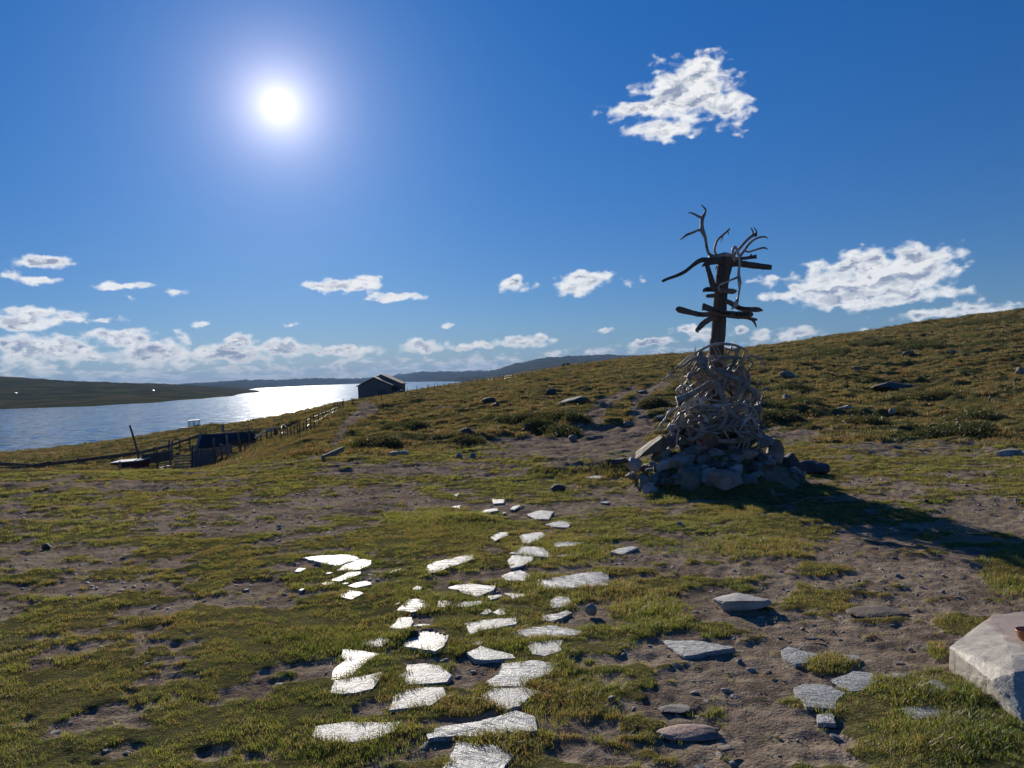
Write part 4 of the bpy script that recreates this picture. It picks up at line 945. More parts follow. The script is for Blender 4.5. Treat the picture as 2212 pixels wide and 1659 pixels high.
arm('branch', 'H', [(855,885,24),(890,1000,27),(920,1100,30),(965,1190,30)], DP - .07, .8, M_WOOD, 20, 12, extra=[[(890,1090,10),(896,1150,4)], [(975,900,10),(955,945,3)]], label='upright stub left of the post top')
def lettering(parent, text, k, x0, y0, x1, y1, size, d):
    cu_ = bpy.data.curves.new('lettering', 'FONT'); cu_.body = text; cu_.size = 1; cu_.align_x = 'CENTER'; cu_.align_y = 'CENTER'; cu_.extrude = .02; cu_.offset = .015
    tmp = bpy.data.objects.new('lettering', cu_); COL.objects.link(tmp); bpy.context.view_layer.update()
    me = bpy.data.meshes.new_from_object(tmp.evaluated_get(bpy.context.evaluated_depsgraph_get())); bpy.data.objects.remove(tmp)
    v = np.array([q.co[:] for q in me.vertices]); v -= (v.max(0) + v.min(0)) / 2; wid = v[:, 0].max() - v[:, 0].min(); hei = v[:, 1].max() - v[:, 1].min()
    A, B = PT(k, x0, y0, d), PT(k, x1, y1, d); X = (B - A); L = X.length; X.normalize(); Z = Vector((0, 0, 1)); Z = (Z - X * X.dot(Z)).normalized(); Y = Vector((0, -1, 0))
    sc = L / wid; hs = RD(k, size) * 2 / hei; C_ = (A + B) / 2
    w = [C_ + X * (a * sc) + Z * (b * hs) + Y * (c * .15) for a, b, c in v]
    f = [tuple(p_.vertices) for p_ in me.polygons]
    bpy.data.meshes.remove(me)
    o = link_mesh('lettering', [tuple(q - post.location) for q in w], f, M_PAINT, None, False); o.parent = parent
    return o
lettering(arms['a4'], 'HALNY', 'G', 930, 560, 1320, 652, 33, DP - .175)
lettering(arms['a4'], '-HAI', 'G', 1370, 650, 1690, 652, 33, DP - .175)
lettering(arms['a3'], 'SKOV', 'G', 1450, 500, 1740, 545, 26, DP - .135)
lettering(arms['a1'], 'MUL', 'G', 790, 108, 900, 113, 26, DP - .155)
lettering(arms['a5'], 'N.', 'G', 610, 650, 700, 655, 22, DP - .13)

# ------------------------------------------------------------------ antlers
def antler(label, k, strokes, d0, mat=M_ANT, group='reindeer antlers heaped round the post', flat=.8, seed=0, parts=None, name='reindeer_antler', parent=None):
    m = MB()
    for si, st in enumerate(strokes):
        pts, rad = [], []
        for q in st:
            dd = d0 + (q[3] if len(q) > 3 else 0)
            pts.append(PT(k, q[0], q[1], dd)); rad.append(RD(k, q[2], dd))
        m.tube(pts, rad, max(8, 5 * len(st)), 8, flat, (0, 1, 0), .05, seed + si)
    if parent is not None:
        return m.build(name, mat, parent)
    o = m.build(name, mat, None, True, tuple(Vector(m.v[0])))
    tag(o, label, 'antler', group); return o
rack = thing('antler_rack', tuple(PT('H', 1080, 790)), 'large reindeer antler rack with skull plate crowning the top of the post', 'antler')
sp = MB(); sp.tube([PT('H',880,800,DP-.03), PT('H',985,792,DP-.03), PT('H',1060,785,DP-.03), PT('H',1150,800,DP-.03), PT('H',1200,835,DP-.05)], [.03,.045,.06,.05,.035], 16, 10, .8, (0,1,0), .1, 2)
sp.build('skull_plate', M_ANT, rack)
antler(None, 'H', [[(985,790,24),(930,780,22),(880,750,18),(850,660,18),(835,560,20),(800,470,28),(795,400,22),(800,330,25),(830,270,16),(835,220,12),(785,165,4)],
   [(800,330,18),(740,300,14),(680,270,11),(625,265,4)],[(690,275,8),(678,255,3)],[(800,470,22),(740,475,14),(690,500,14),(620,525,14),(570,560,10),(532,592,4)],[(615,528,9),(603,512,3)],[(690,495,10),(668,487,3)]], DP - .04, M_ANT, parent=rack, name='antler')
antler(None, 'H', [[(990,795,18),(955,740,15),(950,680,14),(975,600,14),(1030,540,13),(1090,490,12),(1125,448,6)],[(1045,535,10),(1020,620,3)],[(1105,485,8),(1115,530,3)],[(1122,455,6),(1133,485,3)]], DP + .03, M_ANT, parent=rack, name='antler')
antler(None, 'H', [[(1150,795,24),(1200,735,18),(1250,680,17),(1320,600,16),(1390,540,18),(1432,522,20)],[(1395,540,13),(1402,490,10),(1375,440,4)],[(1432,520,13),(1440,480,10),(1412,438,4)],[(1425,545,10),(1445,530,9),(1451,500,4)]], DP - .02, M_ANT, parent=rack, name='antler')
antler(None, 'H', [[(1230,800,22),(1300,710,16),(1360,630,14),(1440,570,12),(1520,550,11),(1560,555,8),(1575,575,4)],[(1305,712,13),(1350,730,11),(1430,705,11),(1530,680,12),(1582,702,4)]], DP + .03, M_ANT, parent=rack, name='antler')
antler('long pale antler hanging down the right side of the post from its top', 'H', [[(1163,750,16),(1168,695,18),(1190,670,16),(1215,710,17),(1235,780,17),(1243,870,16),(1235,960,16),(1235,1020,20),(1243,1090,22),(1240,1180,14),(1225,1270,12),(1207,1335,26),(1190,1370,24),(1143,1413,5)],
   [(1225,1030,14),(1150,1060,12),(1060,1100,11),(1000,1130,12),(997,1170,9),(1020,1220,4)],[(1245,1090,18),(1268,1100,10)]], DP - .20, M_ANTL, 'antlers hung on the post')
HERO = [
 ('longest antler beam crossing the heap diagonally from upper left to lower right', [[(740,440,50,-.05),(830,540,48),(900,600,45),(960,700,42),(1010,830,42),(1080,980,42),(1150,1110,45),(1200,1190,45)],[(1200,1170,36),(1250,1110,30),(1350,1080,26),(1465,1075,12)],[(1195,1185,40),(1300,1260,25),(1400,1300,18),(1500,1335,6)],[(940,690,30),(960,800,26),(940,890,20),(830,880,10)]], -.55, 1),
 ('blue-white broad skull plate with many fingers, upper left of the heap', [[(700,225,30),(705,300,60),(730,390,100),(760,450,70)],[(690,285,22),(560,340,18),(430,440,16),(310,480,22)],[(660,290,16),(500,390,13),(330,530,6)],[(655,310,14),(640,380,12),(560,520,7)],[(640,300,13),(520,420,10),(400,515,5)],[(720,480,35),(650,540,24),(560,560,34),(530,600,38),(545,650,26)]], -.5, 1),
 ('thin dark arched antler curving over the top of the heap', [[(370,430,14),(520,300,16),(700,200,18),(860,120,20),(1060,95,22),(1250,120,20),(1400,190,15),(1452,262,6)]], -.35, 0),
 ('antler beam rising to a forked tip, upper right of the heap', [[(1310,160,24),(1270,220,28),(1260,310,32),(1200,430,32),(1130,530,30),(1100,640,35),(1070,750,25),(1050,860,12)],[(1110,665,26),(1200,672,22),(1290,710,20),(1292,810,8)],[(1080,770,22),(1145,792,9)],[(1290,180,18),(1200,200,16),(1070,150,10)]], -.48, 1),
 ('antler running from the post to the right fork near the heap top', [[(830,405,14),(960,352,30),(1080,302,30),(1250,315,26),(1400,320,18),(1480,290,20),(1560,285,13)],[(1555,290,15),(1640,345,14),(1620,445,7)],[(1540,300,12),(1660,330,10),(1690,420,6),(1850,410,4)],[(1430,330,14),(1510,395,16),(1440,520,13)]], -.38, 1),
 ('thick antler sloping right through the heap and hooking down at its right edge', [[(850,460,36),(1000,530,38),(1150,600,38),(1280,640,40),(1390,680,35),(1450,760,28),(1530,860,34),(1565,950,38),(1545,1030,8)],[(1290,660,22),(1310,740,20),(1290,830,8)],[(1400,690,22),(1390,800,16),(1350,900,8)]], -.50, 1),
 ('curved antler forming the right rib below the fork', [[(1310,350,26),(1380,470,22),(1430,570,18),(1455,700,14),(1460,780,8)]], -.40, 1),
 ('broad palm-ended antler sticking out at the left middle of the heap', [[(880,670,22),(800,720,28),(700,790,35),(600,850,40),(520,900,50),(420,950,62),(345,985,75)],[(420,960,40),(360,1060,26)]], -.52, 1),
 ('antler bowed like a bridge low in the centre of the heap', [[(545,1115,14),(640,1080,25),(800,1070,30),(950,1100,28),(1000,1180,22),(850,1190,28),(780,1120,20),(640,1110,12)],[(840,1190,24),(880,1290,16)]], -.56, 1),
 ('antler with two thin dangling tines at the lower left, over the stones', [[(470,1040,16),(330,1100,20),(220,1160,25),(170,1240,15),(90,1340,13),(25,1450,7)],[(205,1180,16),(150,1290,13),(95,1380,11),(120,1500,6)],[(330,1110,14),(130,1100,6)]], -.35, 0),
 ('small antler branch reaching down to the pale shoulder stone', [[(470,1150,20),(400,1170,18),(380,1230,17),(310,1310,12)],[(390,1200,14),(345,1320,14),(320,1420,6)]], -.45, 1),
 ('antler base resting on the stones at the bottom left of the heap', [[(680,1320,20),(740,1400,32),(735,1450,36),(850,1470,25),(1000,1490,16)],[(750,1420,22),(850,1390,16),(905,1330,7)]], -.62, 1),
 ('long thin antler laid along the stones at the bottom right of the heap', [[(1040,1380,22),(1150,1440,20),(1300,1470,18),(1420,1470,20),(1520,1530,12),(1600,1590,6)],[(1350,1300,12),(1400,1400,16),(1450,1480,16)]], -.60, 1),
 ('upright antler piece low in the middle with a clubbed foot', [[(1115,1170,30),(1085,1290,26),(1040,1370,34),(975,1420,12)]], -.64, 1),
 ('thin ribbed antler bowing out at the right edge of the heap', [[(1470,785,14),(1560,800,15),(1615,880,15),(1630,970,12),(1705,1032,5)],[(1470,820,12),(1560,870,14),(1600,990,6)]], -.30, 0),
 ('spiky antler tip sticking out farthest left of the heap', [[(110,652,6),(190,610,18),(250,580,16),(350,640,14),(440,700,12)],[(215,450,5),(235,530,12),(275,590,12)],[(300,610,8),(430,560,8)]], -.25, 0),
 ('antler with raised tines at the left edge above the palm-ended one', [[(340,800,6),(370,870,16),(430,880,22),(560,850,20)],[(345,880,8),(430,890,14)],[(410,770,6),(420,850,9)],[(460,860,8),(445,780,7)]], -.45, 1),
 ('pale looped antler under the palm-ended one, left', [[(500,975,14),(440,1040,15),(430,1100,12)],[(500,975,16),(600,1020,14),(720,1050,10)],[(500,985,22),(495,1080,18),(520,1180,10)]], -.48, 0),
]
for i, (lb, st, dd, mi) in enumerate(HERO):
    antler(lb, 'F', st, DP + dd, M_ANT if mi else M_ANTL, seed=20 + i)
CX_, CY_ = P(1548, 850, DP).x, P(1548, 850, DP).y
def heap_r(z): return float(np.interp(z, [.62, .8, 1.2, 1.5, 1.8], [.58, .56, .48, .36, .16]))
def random_antler(i):
    rg = random.Random(7000 + i); m = MB()
    z0 = rg.uniform(.60, 1.58) if i < 90 else rg.uniform(.58, 1.0); ph0 = rg.uniform(0, 2 * math.pi); fr = rg.choice([.45, .7, .85, .95, 1.0]); dph = rg.uniform(.7, 1.7) * rg.choice([-1, 1]); dz = rg.uniform(-.20, .20)
    rb = rg.uniform(.013, .028); pts, rad = [], []
    def at(ph, z, r): return Vector((CX_ + math.sin(ph) * r * 1.02, CY_ - math.cos(ph) * r, z))
    for j in range(6):
        t_ = j / 5; z = min(1.75, max(.62, z0 + dz * t_ + .10 * math.sin(t_ * 3.1)))
        pts.append(at(ph0 + dph * t_, z, heap_r(z) * fr + .05 * math.sin(t_ * 3 + i) + .03)); rad.append(rb * (1.25 - .7 * t_))
    m.tube(pts, rad, 22, 7, .8, None, .08, i)
    for q in range(rg.randint(2, 4)):
        t_ = rg.uniform(.15, .95); j = min(4, int(t_ * 5)); f = t_ * 5 - j; a = pts[j].lerp(pts[j + 1], f); L = rg.uniform(.10, .26)
        tan = (pts[j + 1] - pts[j]).normalized(); out_ = Vector((a.x - CX_, a.y - CY_, 0)).normalized(); u = (tan * rg.uniform(.1, .8) + Vector((0, 0, rg.choice([-1, 1]) * rg.uniform(.3, 1))) + out_ * rg.uniform(-.1, .38)).normalized()
        b = a + u * L * .55 + tan * .02; c = a + u * L + tan * L * .35 + Vector((0, 0, rg.uniform(-.03, .05)))
        m.tube([a, b, c], [rb * .8, rb * .7, .003], 9, 6, .8, None, .06, i + q)
        if rg.random() < .3: m.tube([b, b + (tan + u).normalized() * L * .4], [rb * .5, .003], 6, 6, .8, None, .05, i)
    if rg.random() < .45:      # broad palm at the end
        e = pts[-1]; dr = (pts[-1] - pts[-2]).normalized(); m.tube([pts[-2].lerp(e, .6), e, e + dr * .07, e + dr * .12], [rb * .6, rb * 1.6, rb * 2.4, rb * 1.2], 10, 10, .3, Vector((e.x - CX_, e.y - CY_, 0)), .1, i)
        for q in (-1, 0, 1): m.tube([e + dr * .08, e + dr * .17 + Vector((0, 0, q * .045))], [rb * .7, .003], 6, 6, .7, None, .05, i + q)
    if rg.random() < .4:
        e = pts[0]; m.tube([e, e + Vector((rg.uniform(-.05, .05), rg.uniform(-.04, .04), -.05))], [rb * 1.6, rb * 1.9], 6, 8, .7, None, .1, i)
    o = m.build('reindeer_antler', M_ANT if rg.random() < .7 else M_ANTL, None, True, tuple(pts[0]))
    return tag(o, 'grey weathered antler tangled deep in the heap round the post', 'antler', 'antlers tangled in the middle of the heap')
for i in range(120): random_antler(i)

# ------------------------------------------------------------------ big stone block with a clay bowl, bottom right
def big_block():
    X = {'A': (1920, 1152, .3056)}
    def q(x, y, d): return P(1920 + x * .3056, 1152 + y * .3056, d)
    V = [q(430,800,3.90), q(430,965,3.905), q(735,572,4.40), q(900,566,4.45), q(865,860,3.62), q(720,1035,3.50), q(560,935,3.72), q(885,985,3.45), q(600,1100,3.67), q(735,1190,3.52), q(950,1360,3.28)]
    V += [Vector((V[3].x + .55, V[3].y + .05, V[3].z + .02)), Vector((V[7].x + .6, V[7].y + .1, V[7].z + .03)), Vector((V[10].x + .5, V[10].y + .05, -.03)),
          Vector((V[2].x, V[2].y + .05, -.05)), Vector((V[3].x + .55, V[3].y + .1, -.05)), Vector((V[10].x, V[10].y, -.06)), Vector((V[1].x, V[1].y, -.06)), Vector((V[9].x, V[9].y, -.06)), Vector((V[8].x, V[8].y, -.06))]
    bm = bmesh.new()
    for v in V: bm.verts.new(v)
    r_ = bmesh.ops.convex_hull(bm, input=bm.verts)
    bmesh.ops.delete(bm, geom=[g for g in r_['geom_interior'] if isinstance(g, bmesh.types.BMVert)], context='VERTS')
    bmesh.ops.bevel(bm, geom=list(bm.edges), offset=.006, segments=2, affect='EDGES', profile=.6)
    bmesh.ops.triangulate(bm, faces=bm.faces)
    for _ in range(4):
        bmesh.ops.subdivide_edges(bm, edges=[e for e in bm.edges if e.calc_length() > .014], cuts=1, use_grid_fill=False)
        bmesh.ops.triangulate(bm, faces=[f for f in bm.faces if len(f.verts) > 3])
    bm.normal_update()
    co = np.array([v.co[:] for v in bm.verts]); nn = np.array([v.normal[:] for v in bm.verts])
    a = fbm(co[:, 0] * 9 + co[:, 2] * 4, co[:, 1] * 9 + co[:, 2] * 5, 5, 7) * .0035 + fbm(co[:, 0] * 40 + co[:, 2] * 30, co[:, 1] * 40, 3, 9) * .0018
    for v, d, n_ in zip(bm.verts, a, nn): v.co += Vector(n_) * float(d)
    c = Vector(co.mean(0)); c.z = 0
    me = bpy.data.meshes.new('stone_block'); bm.transform(Matrix.Translation(-c)); bm.to_mesh(me); bm.free()
    o = bpy.data.objects.new('stone_block', me); COL.objects.link(o); o.location = c
    m, t, out = new_mat('cut_gneiss_block'); p = obj_co(t)
    n1 = t.noise(p, 9, 8, .72); n2 = t.noise(p, 110, 5, .7); n3 = t.noise(t.mapping(p, scale=(40, 40, 4)), 1.6, 6, .7)
    cc = t.mix(t.mr(n1, .35, .65), (.52, .46, .37, 1), (.36, .32, .26, 1))
    sx = t.new('ShaderNodeSeparateXYZ'); t.link(p, sx.inputs[0])
    pink = t.mr(t.math('ADD', t.math('ADD', sx.outputs[0], t.math('MULTIPLY', sx.outputs[1], -.25)), t.math('MULTIPLY_ADD', n1, .1, -.05)), -.10, -.06)
    nz = t.new('ShaderNodeNewGeometry').outputs['Normal']; sn = t.new('ShaderNodeSeparateXYZ'); t.link(nz, sn.inputs[0])
    cc = t.mix(t.math('MULTIPLY', pink, .65), cc, (.30, .20, .155, 1))
    streak = t.math('MULTIPLY', t.mr(n3, .52, .66), t.mr(sn.outputs[2], .5, .15))
    cc = t.mix(t.math('MULTIPLY', streak, .7), cc, (.07, .062, .05, 1))
    cc = t.mix(1.0, cc, t.mix(n2, (.65, .65, .65, 1), (1.35, 1.35, 1.35, 1)), 'MULTIPLY')
    principled(t, out, cc, .55, .45, t.bump(t.math('ADD', t.math('MULTIPLY', n1, .5), t.math('MULTIPLY', n2, .5)), .6, .012))
    me.materials.append(m)
    try: me.shade_smooth(); me.set_sharp_from_angle(angle=R(30))
    except Exception: pass
    tag(o, 'big rough cut stone block at the bottom right corner, pale sunlit face and pinkish top', 'stone block')
    bpy.context.view_layer.update()
    # bowl standing on the top
    tgt = P(2220, 1362, 3.85); ok, hp, n_, _ = o.ray_cast(Vector((tgt.x, tgt.y, 2)) - c, Vector((0, 0, -1)))
    z = (hp.z + c.z) if ok else tgt.z
    b = thing('clay_bowl', (tgt.x, tgt.y, z), 'small terracotta bowl on top of the big stone block, cut by the right edge', 'bowl')
    def lathe(prof, seg=40):
        m_ = MB()
        for r0, h in prof:
            for k in range(seg): m_.v.append((tgt.x + r0 * math.cos(2 * math.pi * k / seg), tgt.y + r0 * math.sin(2 * math.pi * k / seg), z + h))
        for i in range(len(prof) - 1):
            for k in range(seg): m_.f.append((i * seg + k, i * seg + (k + 1) % seg, (i + 1) * seg + (k + 1) % seg, (i + 1) * seg + k))
        return m_
    l = lathe([(.001,.0),(.030,.0),(.038,.004),(.050,.022),(.055,.045),(.056,.052),(.052,.053),(.049,.044),(.044,.022),(.030,.012),(.001,.010)])
    l.build('bowl_body', mat_plain('glazed_terracotta', (.36, .12, .045, 1), .3, .5), b)
    w = MB(); w.bar((tgt.x - .02, tgt.y - .015, z + .018), (tgt.x + .022, tgt.y + .01, z + .022), .014, .006); w.bar((tgt.x + .01, tgt.y - .02, z + .018), (tgt.x - .012, tgt.y + .02, z + .02), .01, .005)
    w.build('paper_scraps', mat_plain('cream_paper', (.62, .55, .40, 1), .7, .2), b, False)
big_block()

# ------------------------------------------------------------------ barn, sheds, fences, vehicles
M_BARN = mat_wood('grey_barn_boards', (.15, .125, .115, 1), (.27, .23, .21, 1))
M_ROOF = mat_plain('old_tin_roof', (.19, .13, .11, 1), .7, .3, var=.5)
M_DARKROOF = mat_plain('dark_tarred_roof', (.030, .032, .042, 1), .85, .15, var=.4)
M_GREYW = mat_wood('pale_fence_wood', (.16, .145, .13, 1), (.30, .28, .25, 1), 0)
M_POSTW = mat_wood('dark_fence_wood', (.09, .07, .055, 1), (.18, .15, .12, 1))
M_PALE = mat_plain('pale_board', (.50, .48, .43, 1), .5, .4)
M_REDB = mat_plain('dull_red_paint', (.10, .022, .020, 1), .6, .3, var=.4)
M_TYRE = mat_plain('tyre_rubber', (.014, .014, .014, 1), .9, .2)
M_BODY = mat_plain('dark_blue_paint', (.02, .028, .05, 1), .4, .5)
M_WIRE = mat_plain('fence_wire', (.14, .14, .13, 1), .5, .5, 1.0)
def barn():
    g = hit(812, 860); d = 168.0; G = Vector((P(812, 855, d).x, d, 0)); gz = P(812, 859, d).z
    az = math.atan2(G.x, G.y) + R(15); ax = Vector((math.sin(az), math.cos(az), 0)); rt = Vector((math.cos(az), -math.sin(az), 0))
    o = thing('barn', (G.x, G.y, gz), 'weathered grey wooden barn with a stepped tin roof, on the lake shore', 'barn')
    W = 3.75; eave = 2.85; ridge = 4.55; L1 = 4.6
    def pt(a, b, z): return G + ax * a + rt * b + Vector((0, 0, gz + z))
    c = -.25
    m = MB(); m.prism([pt(0, c - W, -1.2), pt(0, c + W, -.6), pt(0, c + W, eave - .3), pt(0, c, ridge - .3), pt(0, c - W, eave - .3)], ax * L1)
    m.build('wall', M_BARN, o, False)
    m = MB(); E = W + .35; de = (ridge - eave) / W * .35
    for sgn in (-1, 1):
        a0 = [pt(-.25, c, ridge), pt(-.25, c + sgn * E, eave - de)]
        q = [a0[0], a0[1], a0[1] - Vector((0, 0, .12)), a0[0] - Vector((0, 0, .12))]
        m.prism(q, ax * (L1 + .25))
    m.build('roof', M_ROOF, o, False)
    W2 = 4.3; r2 = 5.15; e2 = 3.1; L2 = 5.2; c2 = .15
    m = MB(); m.prism([pt(L1 + .003, c2 - W2, -1.3), pt(L1 + .003, c2 + W2, -.4), pt(L1 + .003, c2 + W2, e2 - .3), pt(L1 + .003, c2, r2 - .3), pt(L1 + .003, c2 - W2, e2 - .3)], ax * L2)
    w2 = m.build('wall', M_BARN, o, False); w2['label'] = 'wall of the higher rear section'
    m = MB()
    for sgn in (-1, 1):
        q0, q1 = pt(L1 - .2, c2, r2), pt(L1 - .2, c2 + sgn * (W2 + .35), e2 - .15)
        m.prism([q0, q1, q1 - Vector((0, 0, .12)), q0 - Vector((0, 0, .12))], ax * (L2 + .4))
    w2 = m.build('roof', M_ROOF, o, False); w2['label'] = 'roof of the higher rear section'
    m = MB()                       # cover strips on the gable boards
    for k in range(15):
        b = c - W + .25 + k * .5; zt = eave - .35 + (1 - abs(b - c) / W) * (ridge - eave)
        m.bar(pt(-.03, b, -.9), pt(-.03, b, zt), .07, .04, up=ax)
    m.build('cover_strips', M_POSTW, o, False)
    m = MB(); m.prism([pt(-.02, .4, -.5), pt(-.02, 2.3, -.45), pt(-.02, 2.3, 1.75), pt(-.02, .4, 1.75)], ax * -.05); m.build('door', M_WOOD, o, False)
    m = MB(); m.bar(pt(-.05, .9, 1.0), pt(-.05, 1.0, 1.0), .06, .06); 
    # open lean-to on the right side
    m = MB()
    for a in (.6, 2.6, 4.4): m.bar(pt(a, c + W + 1.3, -.5), pt(a, c + W + 1.3, 1.75), .12, .12, up=ax)
    m.prism([pt(.3, c + W, 2.3), pt(.3, c + W + 1.6, 1.85), pt(.3, c + W + 1.6, 1.77), pt(.3, c + W, 2.2)], ax * 4.6)
    m.build('lean_to', M_DARKROOF, o, False)
barn()
def wheel(parent, c, r, w, axis):
    t_ = MB(); a = Vector(axis).normalized()
    u = Vector((0, 0, 1)); v = a.cross(u)
    seg = 20; prof = [(r * .55, -w / 2), (r * .92, -w / 2), (r, -w * .3), (r, w * .3), (r * .92, w / 2), (r * .55, w / 2)]
    for rr, h in prof:
        for k in range(seg):
            an = 2 * math.pi * k / seg; t_.v.append(tuple(Vector(c) + (u * math.cos(an) + v * math.sin(an)) * rr + a * h))
    for i in range(len(prof) - 1):
        for k in range(seg): t_.f.append((i * seg + k, i * seg + (k + 1) % seg, (i + 1) * seg + (k + 1) % seg, (i + 1) * seg + k))
    wh = bpy.data.objects.new('wheel', None); COL.objects.link(wh); wh.parent = parent
    ty = t_.build('tyre', M_TYRE, parent); ty.parent = wh
    t2 = MB()
    for k in range(seg):
        an = 2 * math.pi * k / seg; t2.v.append(tuple(Vector(c) + (u * math.cos(an) + v * math.sin(an)) * r * .56 + a * w * .3))
    for k in range(seg):
        an = 2 * math.pi * k / seg; t2.v.append(tuple(Vector(c) + (u * math.cos(an) + v * math.sin(an)) * r * .56 - a * w * .3))
    t2.f.append(tuple(range(seg))); t2.f.append(tuple(range(seg, 2 * seg))[::-1])
    for k in range(seg): t2.f.append((k, seg + k, seg + (k + 1) % seg, (k + 1) % seg))
    rm = t2.build('rim', M_GREYM, parent, False); rm.parent = wh
M_GREYM = mat_plain('grey_metal', (.25, .25, .25, 1), .5, .5, .6)
M_GLASS = None
def glass():
    m, t, out = new_mat('window_glass'); g = t.new('ShaderNodeBsdfGlass'); g.inputs['Roughness'].default_value = .02; g.inputs['IOR'].default_value = 1.02
    tr = t.new('ShaderNodeBsdfTransparent'); tr.inputs[0].default_value = (.82, .88, .9, 1); gl = t.new('ShaderNodeBsdfGlossy'); gl.inputs['Roughness'].default_value = .03
    mx = t.new('ShaderNodeMixShader'); mx.inputs[0].default_value = .01; t.link(tr.outputs[0], mx.inputs[1]); t.link(gl.outputs[0], mx.inputs[2]); t.link(mx.outputs[0], out.inputs[0]); return m
M_GLASS = glass()
def tractor():
    d = 112.0; c = P(418, 921, d); z0 = c.z - 1.35
    o = thing('tractor', (c.x, d, z0), 'dark tractor behind the lakeside bank, only glazed cab and white roof showing', 'tractor')
    B = Vector((c.x, d, z0)); ax = Vector((1, .25, 0)).normalized(); up = Vector((0, 0, 1)); bk = up.cross(ax)
    def q(a, b, z): return B + ax * a + bk * b + up * z
    m = MB(); m.bar(q(-1.9, 0, .95), q(-.1, 0, 1.0), .62, .55); m.bar(q(-.1, 0, .85), q(1.1, 0, .85), .8, .7); m.build('body', M_BODY, o, False)
    m = MB(); m.bar(q(-1.95, 0, .95), q(-1.88, 0, .95), .55, .5); m.build('grille', M_GREYM, o, False)
    m = MB()
    for a in (-.62, .05, .78):
        for b in (-.62, .62): m.bar(q(a + (.05 if a > 0 else 0), b, 1.15), q(a, b * .95, 2.2), .07, .07, up=ax)
    for b in (-.62, .62): m.bar(q(-.62, b, 1.15), q(.82, b, 1.15), .08, .08)
    for a in (-.62, .82): m.bar(q(a, -.62, 1.15), q(a, .62, 1.15), .08, .08)
    cab = m.build('cab_frame', M_BODY, o, False)
    m = MB()
    for b in (-.60, .60): m.bar(q(-.6, b, 1.67), q(.78, b, 1.67), .01, .98)
    m.build('window', M_GLASS, o, False)
    m = MB(); m.bar(q(-.72, 0, 2.22), q(.90, 0, 2.27), 1.36, .09); m.build('roof', M_PALE, o, False)
    for a, r, w in ((-1.45, .42, .28), (.55, .78, .42)):
        for b in (-.75, .75): wheel(o, q(a, b, r), r, w, bk)
    m = MB(); m.bar(q(.3, 0, 1.0), q(.75, 0, 1.0), .45, .12); m.bar(q(.72, 0, 1.05), q(.78, 0, 1.5), .45, .1, up=ax); m.build('seat', M_TYRE, o, False)
tractor()
def small_car():
    d = 166.5; c = P(866.5, 853.5, d); B = Vector((c.x, d, c.z)); ax = Vector((1, .15, 0)).normalized(); up = Vector((0, 0, 1)); bk = up.cross(ax)
    o = thing('farm_vehicle', tuple(B), 'small dark red farm vehicle with windscreen glare modelled as a pale arc, parked at the barn lean-to', 'vehicle')
    def q(a, b, z): return B + ax * a + bk * b + up * z
    m = MB(); m.prism([q(-.95, -.45, .3), q(.55, -.45, .3), q(.58, -.45, .85), q(.45, -.45, 1.12), q(-.2, -.45, 1.15), q(-.5, -.45, .75), q(-.95, -.45, .7)], bk * .9); m.build('body', M_REDB, o, False)
    m = MB(); m.tube([q(-.25, -.5, 1.12), q(.02, -.5, 1.0), q(.15, -.5, .8), q(.12, -.5, .65)], [.035] * 4, 10, 6); m.build('glare_arc', M_PALE, o)  # glare of the windscreen, put in as a pale tube
    m = MB(); m.bar(q(-.9, -.44, .74), q(-.35, -.44, .95), .05, .22); m.build('windscreen', M_PALE, o, False)
    for a in (-.65, .35):
        for b in (-.45, .45): wheel(o, q(a, b, .28), .28, .2, bk)
small_car()
def quad():
    d = 158.0; c = P(1222, 796, d); B = Vector((c.x, d, Hs(c.x, d))); B.z = max(B.z, c.z - .15); ax = Vector((1, .1, 0)).normalized(); up = Vector((0, 0, 1)); bk = up.cross(ax)
    o = thing('quad_bike', tuple(B), 'dark quad bike with rear rack on the skyline, left of the braced post', 'vehicle')
    def q(a, b, z): return B + ax * a + bk * b + up * z
    m = MB(); m.prism([q(-.75, -.3, .3), q(-.2, -.3, .3), q(-.15, -.3, .62), q(-.3, -.3, .72), q(-.7, -.3, .6)], bk * .6); m.build('body', M_BODY, o, False)
    m = MB(); m.bar(q(-.2, 0, .62), q(.85, 0, .62), .6, .14); m.bar(q(.2, 0, .42), q(.9, 0, .46), .5, .14); m.build('rack', M_TYRE, o, False)
    m = MB(); m.bar(q(-.45, -.38, .85), q(-.45, .38, .85), .05, .05); m.bar(q(-.5, 0, .6), q(-.45, 0, .85), .06, .06, up=ax); m.build('handlebar', M_TYRE, o, False)
    for a in (-.55, .6):
        for b in (-.42, .42): wheel(o, q(a, b, .3), .32, .24, bk)
quad()
def braced_post():
    d = 158.0; a = P(1267, 793, d); s = d / F
    o = thing('braced_post', (a.x, d, a.z - .3), 'wooden corner post with a slanting brace and a low rail, on the skyline', 'post')
    m = MB(); m.tube([a - Vector((0, 0, .5)), P(1266.5, 781, d)], [.10, .09], 6, 8); m.build('upright', M_POSTW, o)
    m = MB(); m.tube([P(1258.5, 791.5, d - .1), P(1269, 781, d - .1)], [.07, .06], 6, 8); m.build('brace', M_POSTW, o)
    m = MB(); m.tube([P(1248, 791.4, d), P(1264, 791.2, d)], [.05, .05], 6, 8); m.build('rail', M_POSTW, o)
braced_post()
